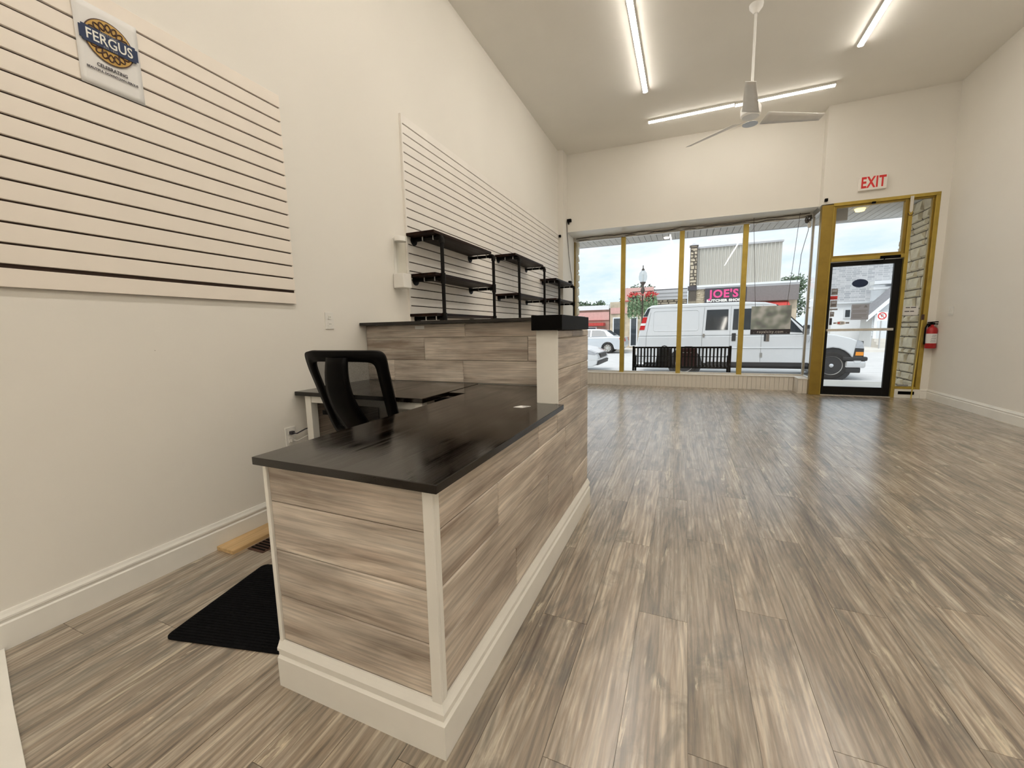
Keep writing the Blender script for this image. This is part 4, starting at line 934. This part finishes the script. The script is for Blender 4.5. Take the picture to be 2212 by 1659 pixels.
def van_panel(name, poly, m, off=.004, parent=vn, fy=None):
    fy = fy or f0
    vs = [(x, fy(z)-off, z) for x, z in poly]; n = len(poly)
    vs += [(x, fy(z)+.012, z) for x, z in poly]
    return build(MB().add(vs, [tuple(range(n)), tuple(range(n, 2*n))[::-1]]+[(i, (i+1) % n, n+(i+1) % n, n+i) for i in range(n)]), name, m, parent, local=True, recalc=True)
def vline(pts, wd=.008, name='door_seam', m='seam', fy=None, off=.002, parent=vn):
    fy = fy or f0
    build(MB().tube([(x, fy(z)-off, z) for x, z in pts], wd*.5, 5), name, M[m], parent, local=True)
van_panel('side_window', [(1.98, 1.34), (2.56, 1.34), (2.56, 1.92), (2.01, 1.92)], M['cglass'])
van_panel('side_window', [(2.67, 1.34), (3.28, 1.34), (3.28, 1.92), (2.69, 1.92)], M['cglass'])
van_panel('front_window', [(3.46, 1.30), (4.33, 1.24), (3.80, 1.90), (3.48, 1.92)], M['cglass'])
build(MB().add([(3.74, f0(2.0)+.12, 2.0), (3.74, f1(2.0)-.12, 2.0), (4.49, f1(1.22)-.10, 1.235), (4.49, f0(1.22)+.10, 1.235)], [(0, 1, 2, 3)]), 'windscreen', M['cglass'], vn, local=True, solid=.03)
for pts in ([(1.90, .50), (1.90, BZ), (1.95, 2.0)], [(2.61, .45), (2.61, BZ), (2.63, 2.0)], [(3.38, .45), (3.38, BZ), (3.40, 2.0)], [(4.46, .98), (4.50, 1.12)], [(.36, .50), (.37, BZ), (.48, 1.90)], [(.40, 2.02), (3.70, 2.02)]): vline(pts)
pan_ = rrect(.56, 1.80, 1.34, 1.93, .07)
vline(pan_+[pan_[0]], .014, 'pressed_panel', 'vanw', off=.004)
vline([(.45, .86), (2.1, .84), (3.6, .84), (4.4, .84)], .03, 'body_crease', 'vanw', off=.006)
van_panel('side_sill', [(2.02, .34), (4.48, .34), (4.48, .44), (2.02, .44)], M['bumper'], .01)
van_panel('tail_lamp', [(.165, 1.38), (.31, 1.38), (.385, 1.76), (.265, 1.76)], M['tail'], .008)
van_panel('reversing_lens', [(.19, 1.51), (.335, 1.51), (.35, 1.58), (.21, 1.58)], M['paper'], .012)
van_panel('rear_pillar_glass', [(.272, 1.78), (.39, 1.78), (.47, 2.03), (.385, 2.0)], M['cglass'], .005)
build(MB().box(2.66, 2.76, -.02, .0, 1.03, 1.25), 'door_handle', M['bumper'], vn, local=True, bevel=.02)
build(MB().box(3.44, 3.54, -.02, .0, 1.02, 1.22), 'door_handle', M['bumper'], vn, local=True, bevel=.02)
build(MB().box(1.92, 1.97, -.012, .0, 1.14, 1.24), 'hinge', M['steel'], vn, local=True); build(MB().box(3.36, 3.42, -.012, .0, .58, .70), 'hinge', M['steel'], vn, local=True)
mr_ = build(MB().box(4.30, 4.42, -.24, -.06, 1.20, 1.44), 'wing_mirror', M['bumper'], vn, local=True, bevel=.02); build(MB().cyl((4.36, -.08, 1.25), (4.40, .02, 1.22), .02), 'mirror_arm', M['bumper'], vn, local=True)
build(MB().box(-.02, .16, .03, VW-.03, .42, .60), 'rear_bumper', M['chrome'], vn, local=True, bevel=.03)
build(MB().box(5.22, 5.74, -.01, VW+.01, .50, .605), 'bumper_pad', M['bumper'], vn, local=True, bevel=.03)
build(MB().box(5.28, 5.72, .01, VW-.01, .32, .50), 'front_bumper', M['chrome'], vn, local=True, bevel=.04)
build(MB().box(5.30, 5.62, .03, VW-.03, .19, .32), 'air_dam', M['bumper'], vn, local=True, bevel=.02)
van_panel('headlamp', [(5.46, .83), (5.64, .82), (5.60, .985), (5.49, 1.04)], M['lens'], .012); van_panel('headlamp_base', [(5.43, .60), (5.645, .60), (5.64, .82), (5.46, .83)], M['bumper'], .010); van_panel('turn_lamp', [(5.47, .64), (5.635, .64), (5.635, .73), (5.48, .735)], M['amber'], .016)
build(MB().box(5.62, 5.66, .12, VW-.12, .76, 1.0), 'grille', M['bumper'], vn, local=True)
for wx_ in (5.0, 1.46):
    wheel(vn, wx_, .03, .372, .25, -1); wheel(vn, wx_, VW-.03, .372, .25, 1)
    build(MB().lathe([(0, .0), (.46, .0), (.46, .5), (0, .5)], (wx_, .05, .37), 24, 'y'), 'wheel_well', M['bumper'], vn, local=True)
build(MB().box(.3, 5.3, .25, VW-.25, .25, .42), 'underbody', M['bumper'], vn, local=True)
# --- generic cars
def car(name, label, loc, paint, flip, L=4.7):
    t = thing(name, label, 'car', loc, math.pi if flip else 0)
    Wd = 1.80; g0 = lambda z: .0 if z <= .92 else (z-.92)*.45
    def arc(cx_, n=9):
        return [(cx_+.36*math.cos(R(a)), .31+.36*math.sin(R(a))) for a in [8+164*k/n for k in range(n+1)]]
    lo = [(.02, .42), (.0, .70), (.06, .94), (.62, .99), (3.3, .93), (3.75, .90), (4.30, .80), (4.62, .66), (4.70, .52), (4.66, .30), (4.50, .22), (4.25, .22)]+arc(3.80)+[(3.42, .20), (1.42, .20)]+arc(1.00)+[(.6, .24), (.2, .24)]
    build(body_prism(MB(), lo, g0, lambda z: Wd-g0(z)), 'lower_body', paint, t, local=True, bevel=.035, seg=3, recalc=True)
    ca_ = [(.55, .96), (1.10, 1.34), (1.55, 1.43), (2.30, 1.44), (2.62, 1.38), (3.45, .93)]
    build(body_prism(MB(), ca_, g0, lambda z: Wd-g0(z)), 'cabin', paint, t, local=True, bevel=.04, seg=3, recalc=True)
    for sd in (0, 1):
        fy = g0 if sd == 0 else (lambda z: Wd-g0(z))
        sg = .006 if sd == 0 else -.006
        for pl_ in ([(1.02, 1.0), (1.95, .99), (1.95, 1.36), (1.52, 1.36), (1.22, 1.30)], [(2.02, .99), (3.10, .97), (2.60, 1.33), (2.30, 1.37), (2.02, 1.37)]):
            van_panel('side_window', pl_, M['cglass'], sg, t, fy)
        vline([(1.98, .30), (1.98, .98)], fy=fy, off=sg*.3, parent=t); vline([(3.08, .32), (3.10, .95)], fy=fy, off=sg*.3, parent=t); vline([(1.30, .60), (1.05, .98)], fy=fy, off=sg*.3, parent=t)
    build(MB().add([(.66, .22, 1.01), (.66, Wd-.22, 1.01), (1.08, Wd-.30, 1.325), (1.08, .30, 1.325)], [(0, 1, 2, 3)]), 'rear_screen', M['cglass'], t, local=True, solid=.04)
    build(MB().add([(3.36, .20, .985), (3.36, Wd-.20, .985), (2.68, Wd-.30, 1.36), (2.68, .30, 1.36)], [(0, 1, 2, 3)]), 'windscreen', M['cglass'], t, local=True, solid=.04)
    for yy in (-.006, Wd-.334):
        build(MB().prism([(.0, .70), (.30, .76), (.34, .90), (.05, .92)], 'y', yy, yy+.34), 'tail_lamp', M['tail'], t, local=True, bevel=.01)
        build(MB().prism([(4.22, .64), (4.60, .60), (4.64, .66), (4.40, .76), (4.16, .79)], 'y', yy, yy+.34), 'headlamp', M['lens'], t, local=True, bevel=.01)
    build(MB().box(4.60, 4.715, .35, Wd-.35, .50, .64), 'grille', M['bumper'], t, local=True, bevel=.01)
    build(MB().prism([(4.45, .26), (4.70, .28), (4.715, .40), (4.5, .40)], 'y', .02, Wd-.02), 'lower_intake', M['bumper'], t, local=True)
    build(MB().prism([(4.40, .43), (4.72, .45), (4.72, .475), (4.40, .46)], 'y', -.004, Wd+.004), 'bumper_strip', M['chrome'], t, local=True)
    for wx_ in (3.80, 1.00):
        wheel(t, wx_, .02, .315, .20, -1); wheel(t, wx_, Wd-.02, .315, .20, 1)
    return t
car('white_car', 'white car parked behind the van with its nose showing', (-2.58-4.70, VANY+.15, RZ), M['vanw'], False)
car('silver_sedan', 'silver sedan parked across the street', (-3.20, 25.9, RZ), M['silver'], True)

# ------------------------------------------------------------------ street lamp with flower baskets
lx_, ly_ = -2.55, 26.75
lp = thing('street_lamp', 'dark street lamp with a clear acorn globe and flower baskets', 'street lamp', (lx_, ly_, SZ-.03))
zb = SZ-.03
build(MB().lathe([(.16, 0), (.17, .1), (.12, .5), (.065, .7), (.05, 1.0), (.05, 3.40), (.075, 3.45), (.13, 3.62), (.07, 3.82), (.06, 3.92), (.17, 4.08), (.17, 4.12), (0, 4.12)], (lx_, ly_, zb), 16), 'post', M['lpost'], lp, smooth=True)
build(MB().lathe([(.15, 4.12), (.23, 4.26), (.25, 4.44), (.21, 4.66), (.11, 4.80), (.06, 4.84)], (lx_, ly_, zb), 20), 'globe', M['globe'], lp, smooth=True)
build(MB().cyl((lx_, ly_, zb+4.12), (lx_, ly_, zb+4.58), .06), 'lamp_core', M['paper'], lp, smooth=True)
build(MB().lathe([(.08, 4.82), (.09, 4.86), (.04, 4.94), (.02, 5.02), (.035, 5.06), (0, 5.15)], (lx_, ly_, zb), 14), 'finial', M['lpost'], lp, smooth=True)
build(MB().cyl((lx_-.62, ly_, zb+3.55), (lx_+.62, ly_, zb+3.55), .025), 'cross_arm', M['lpost'], lp)
def tuft(mb, c, rad_, n, rng, sz):
    for _ in range(n):
        d = Vector((rng.gauss(0, 1), rng.gauss(0, 1), rng.gauss(0, 1))).normalized()*rng.uniform(.3, 1)
        p = Vector((c[0]+d.x*rad_[0], c[1]+d.y*rad_[1], c[2]+d.z*rad_[2])); a = Vector((rng.gauss(0, 1), rng.gauss(0, 1), rng.gauss(0, 1))).normalized(); b = a.orthogonal().normalized()
        mb.add([p-a*sz, p+b*sz*.5, p+a*sz, p-b*sz*.5], [(0, 1, 2, 3)])
rng = random.Random(11)
for i, dx in enumerate((-.47, .47)):
    fb = thing('flower_basket', 'hanging basket of red flowers and vines on the lamp arm towards the '+('brick building', 'butcher shop')[i], 'flower basket', (lx_+dx, ly_, zb+2.2), group='baskets on the street lamp')
    build(MB().lathe([(0, 2.95), (.16, 2.98), (.26, 3.12), (.28, 3.22), (0, 3.22)], (lx_+dx, ly_, zb), 16), 'basket', M['lpost'], fb, smooth=True)
    build(MB().cyl((lx_+dx, ly_, zb+3.22), (lx_+dx, ly_, zb+3.55), .012), 'hanger', M['lpost'], fb)
    m_ = MB(); tuft(m_, (lx_+dx, ly_, zb+3.20), (.42, .42, .22), 220, rng, .075)
    for k in range(9):
        a = R(k*40); tuft(m_, (lx_+dx+.34*math.cos(a), ly_+.34*math.sin(a), zb+2.55), (.10, .10, .66), 170, rng, .07)
    fo = build(m_, 'foliage', M['leaf'], fb); fo['kind'] = 'stuff'
    m_ = MB(); tuft(m_, (lx_+dx, ly_, zb+3.32), (.46, .46, .24), 150, rng, .085); fo = build(m_, 'blossoms', M['flower'], fb); fo['kind'] = 'stuff'

# ------------------------------------------------------------------ buildings across the street
FY = 29.0; GZ = SZ-.03
def windows(t, y, rects, frame='whitew'):
    for x0, x1, z0, z1 in rects:
        wf_ = bx('window', M[frame], x0, x1, y-.06, y, z0, z1, t); bx('pane', M['cglass'], x0+.08, x1-.08, y-.075, y-.06, z0+.08, z1-.08, wf_)
# A: brick block at the far left
A = thing('brick_building', 'faded brick shop building across the street left of the street lamp', 'building', (-12, FY+3, GZ))
bx('wall', M['brick'], -24, -4.95, FY, FY+8, GZ, 2.55, A); bx('cornice', M['whitew'], -24, -4.95, FY-.15, FY+.1, 2.45, 2.75, A); bx('sign_band', M['pinkw'], -24, -4.95, FY-.08, FY, 1.75, 2.3, A); bx('awning', M['awn'], -14, -5.2, FY-.8, FY-.05, 1.35, 1.55, A)
windows(A, FY, [(-22.0+k*2.4, -20.2+k*2.4, .1, 1.3) for k in range(7)])
# pink sign shop
A2 = thing('pink_sign_shop', 'small shop with a pink sign board behind the street lamp', 'building', (-3.4, FY+3, GZ))
bx('wall', M['stonef'], -4.9, -2.02, FY, FY+7, GZ, 2.95, A2); bx('sign_board', M['pinkw'], -4.0, -2.06, FY-.12, FY, 3.0, 3.82, A2); bx('sign_edge', M['awn'], -4.05, -2.02, FY-.13, FY-.1, 2.94, 3.0, A2)
bx('lower_sign', M['pinkw'], -4.85, -2.1, FY-.06, FY, 2.15, 2.55, A2)
windows(A2, FY, [(-4.7, -3.9, -.1, 1.9), (-3.55, -3.05, -.1, 1.9), (-2.75, -2.2, -.1, 1.9)])
# B: low stone shop with grey fascia
B = thing('low_stone_shop', 'low fieldstone shop with a grey metal fascia', 'building', (-.8, FY+3, GZ))
bx('wall', M['mortar'], -2.02, -.01, FY+.03, FY+8, GZ, 3.1, B)
for k, (z0, z1, d_) in enumerate(((2.95, 3.14, .16), (3.15, 3.36, .20), (3.37, 3.56, .24))): bx('fascia_board', M['greym'], -2.02, -.01, FY-d_, FY+.1, z0, z1, B)
bx('roof_edge', M['signblk'], -2.02, -.01, FY-.22, FY+8, 3.56, 3.62, B)
stone_face(B, (-2.02, FY+.03), (1, 0), 2.01, 2.05, 2.95, (.10, .16), (.22, .55), M['stonef'], 21, gap=.03, jit=.03, depth=.1)
windows(B, FY+.03, [(-1.8, -.2, .2, 2.0)])
# C: butcher shop
Cb = thing('butcher_shop', 'butcher shop with beige ribbed metal front and charcoal sign', 'building', (3.2, FY+4, GZ))
bx('wall', M['beige'], .50, 5.05, FY+.10, FY+10, GZ, 6.05, Cb)
bx('lower_wall', M['stonef'], .05, 5.95, FY+.02, FY+9, GZ, 3.5, Cb)
ri = MB().prism([(-.06, 0), (-.035, -.045), (.035, -.045), (.06, 0)], 'z', 0, 2.30); rme = bpy.data.meshes.new('rib'); rme.from_pydata(ri.v, [], ri.f); rme.materials.append(M['beige'])
for k in range(22): inst(rme, 'metal_rib', (.68+k*.2, FY+.10, 3.72), Cb)
bx('coping', M['greym'], .48, 5.10, FY-.02, FY+.3, 6.02, 6.12, Cb); bx('trim_band', M['whitew'], .45, 6.0, FY-.12, FY+.10, 3.62, 3.74, Cb); bx('gutter_band', M['greym'], .45, 6.0, FY-.10, FY+.05, 3.50, 3.62, Cb)
pr = bx('stone_pillar', M['mortar'], .08, .50, FY-.12, FY+.6, 2.8, 6.22, Cb)
pr_o = pr
stone_face(pr, (.08, FY-.12), (1, 0), .42, 3.75, 6.2, (.16, .30), (.18, .36), M['stonef'], 31, gap=.035, jit=.04, depth=.1)
build(MB().add([(.02, FY-.2, 6.22), (.55, FY-.2, 6.22), (.55, FY+.65, 6.22), (.02, FY+.65, 6.22), (.28, FY+.2, 6.40)], [(0, 1, 4), (1, 2, 4), (2, 3, 4), (3, 0, 4), (3, 2, 1, 0)]), 'pillar_cap', M['greym'], Cb)
bx('dark_flashing', M['signblk'], .0, .52, FY-.16, FY-.05, 3.45, 3.72, Cb)
stone_face(Cb, (.48, FY+.0), (1, 0), .52, 2.3, 3.5, (.10, .16), (.2, .5), M['stonef'], 33, gap=.03, jit=.03, depth=.1)
sb = bx('shop_sign', M['signblk'], 1.0, 3.30, FY-.18, FY-.02, 2.60, 3.52, Cb); sb['label'] = 'charcoal sign with pink and white lettering'
text('sign_word', "JOE'S", .66, (2.06, FY-.19, 3.14), FRONT, M['pink'], Cb, sx=1.0, extrude=.02, bold=.022, spacing=1.10)
text('sign_word', 'BUTCHER SHOP', .205, (2.06, FY-.19, 2.745), FRONT, M['white'], Cb, sx=1.20, extrude=.01, bold=.012, spacing=1.08)
bx('fascia', M['taupe'], 3.30, 5.95, FY-.30, FY, 2.62, 3.48, Cb)
build(MB().prism([(FY-.95, 2.12), (FY-.02, 2.60), (FY-.02, 2.50), (FY-.95, 2.04)], 'x', 2.9, 5.5), 'awning', M['awn'], Cb)
windows(Cb, FY+.02, [(1.0, 2.4, .4, 2.2), (2.7, 3.9, -.1, 2.0), (4.1, 5.4, .4, 2.0)])
# E: tall grey stone block and white annex seen through the door
E_ = thing('grey_stone_building', 'tall grey rubble-stone building seen through the glass door', 'building', (9.5, FY+8, GZ))
bx('wall', M['rubble'], 8.75, 15.0, FY+5, FY+7, GZ, 5.35, E_); bx('annex', M['whitew'], 8.5, 10.9, FY+3.2, FY+5, GZ, 2.45, E_)
bx('annex_eave', M['siding'], 8.45, 11.0, FY+3.0, FY+5.0, 2.42, 2.52, E_)
windows(E_, FY+3.2, [(9.1, 9.5, 1.5, 2.1)], 'siding')
rf = MB(); rf.prism([(11.6, 5.35), (16.5, 5.35), (16.5, 6.3)], 'y', FY+4.7, FY+7); build(rf, 'roof', M['shingle'], E_)
bx('cornice', M['whitew'], 10.2, 15.4, FY+2.3, FY+2.9, 3.15, 3.3, E_); bx('cornice', M['whitew'], 10.2, 15.4, FY+2.2, FY+2.9, 3.45, 3.65, E_)
bx('side_wing', M['siding'], 10.95, 15.2, FY+2.6, FY+5, GZ, 3.6, E_)
# F: gabled house
F_ = thing('gabled_house', 'pale clapboard house with white door and steps behind the no-parking sign', 'house', (11.0, FY+1.5, GZ))
hx0, hx1, pk = 9.66, 13.3, 11.35
fh = MB()
wall_poly = [(hx0, GZ), (hx1, GZ), (hx1, 1.78), (pk, 3.55), (hx0, 1.78)]
build(MB().prism(wall_poly, 'y', FY+.4, FY+2.1), 'wall', M['siding'], F_)
n_ = 0; z = .45
while z < 3.3:
    w0 = hx0 if z < 1.78 else hx0+(z-1.78)*(pk-hx0)/1.77; w1 = hx1 if z < 1.78 else hx1-(z-1.78)*(hx1-pk)/1.77
    if w1-w0 > .2: build(MB().prism([(FY+.4, z), (FY+.365, z), (FY+.395, z+.13), (FY+.4, z+.13)], 'x', w0, w1), 'clapboard', M['siding'], F_)
    z += .135
for sx_, ex_ in ((hx0-.35, pk), (hx1+.35, pk)):
    z_e = 1.78-.35*1.77/(pk-hx0)
    build(MB().add([(sx_, FY+.15, z_e), (ex_, FY+.15, 3.60), (ex_, FY+2.1, 3.60), (sx_, FY+2.1, z_e), (sx_, FY+.15, z_e+.10), (ex_, FY+.15, 3.72), (ex_, FY+2.1, 3.72), (sx_, FY+2.1, z_e+.10)], [(0, 1, 2, 3), (4, 5, 6, 7), (0, 1, 5, 4), (3, 2, 6, 7), (0, 3, 7, 4)]), 'roof_slope', M['shingle'], F_, recalc=True)
    build(MB().add([(sx_, FY+.10, z_e-.16), (ex_, FY+.10, 3.44), (ex_, FY+.16, 3.44), (sx_, FY+.16, z_e-.16), (sx_, FY+.10, z_e+.10), (ex_, FY+.10, 3.72), (ex_, FY+.16, 3.72), (sx_, FY+.16, z_e+.10)], [(0, 1, 2, 3), (4, 5, 6, 7), (0, 1, 5, 4), (3, 2, 6, 7), (0, 3, 7, 4), (1, 2, 6, 5)]), 'bargeboard', M['whitew'], F_, recalc=True)
dd = bx('door', M['whitew'], 9.72, 10.62, FY+.28, FY+.36, .20, 1.62, F_); bx('door_panel', M['siding'], 9.86, 10.48, FY+.26, FY+.28, .26, 1.5, dd)
for k in range(3): bx('step', M['concrete'], 9.7, 10.8, FY-.6+.3*k, FY+.36, GZ+.16*k, GZ+.16*(k+1), F_)
# parking sign
ps = thing('parking_sign', 'round red-ringed no-parking sign on a thin pole', 'road sign', (10.65, 27.6, GZ))
build(MB().cyl((10.15, 27.6, GZ), (10.15, 27.6, 1.75), .03), 'pole', M['steel'], ps); bx('plate', M['paper'], 9.93, 10.37, 27.55, 27.57, 1.28, 1.74, ps)
build(MB().lathe([(.14, -.006), (.185, -.006), (.185, 0), (.14, 0), (.14, -.006)], (10.15, 27.548, 1.53), 24, 'y'), 'red_ring', M['red'], ps); build(MB().cyl((10.05, 27.545, 1.63), (10.25, 27.545, 1.43), .014, n=6), 'red_bar', M['red'], ps)
text('letter', 'P', .22, (10.15, 27.546, 1.53), FRONT, M['ink'], ps)
for c in ps.children: c.location.x -= .70
ps.location.x = 9.45
for c in ps.children: c.location.x += 1.2
# trees
def tree(label, x, y, h, r, seed):
    t = thing('street_tree', label, 'tree', (x, y, GZ), group='trees beyond the street')
    rg = random.Random(seed)
    build(MB().cyl((x, y, GZ), (x+.1, y, h*.55), .22, .12), 'trunk', M['bark'], t, smooth=True)
    m_ = MB()
    for k in range(12):
        a = rg.uniform(0, 6.28); q_ = rg.uniform(0, .75)*r; tuft(m_, (x+q_*math.cos(a), y+q_*math.sin(a), h*.62+rg.uniform(-.3, .45)*h*.6), (r*.5, r*.5, h*.2), 260, rg, .16)
    o = build(m_, 'crown', M['leafd'], t); o['kind'] = 'stuff'
tree('leafy tree rising behind the pink sign shop', -4.4, FY+11, 4.8, 1.7, 1)
tree('leafy tree behind the brick building next to the pink sign shop', -9.0, FY+12, 3.7, 2.0, 2)
tree('leafy tree behind the far end of the brick building', -14.0, FY+12, 3.5, 2.2, 3)
tree('dark leafy tree between the butcher shop and the grey stone building', 8.4, FY+17, 5.6, 1.9, 4)
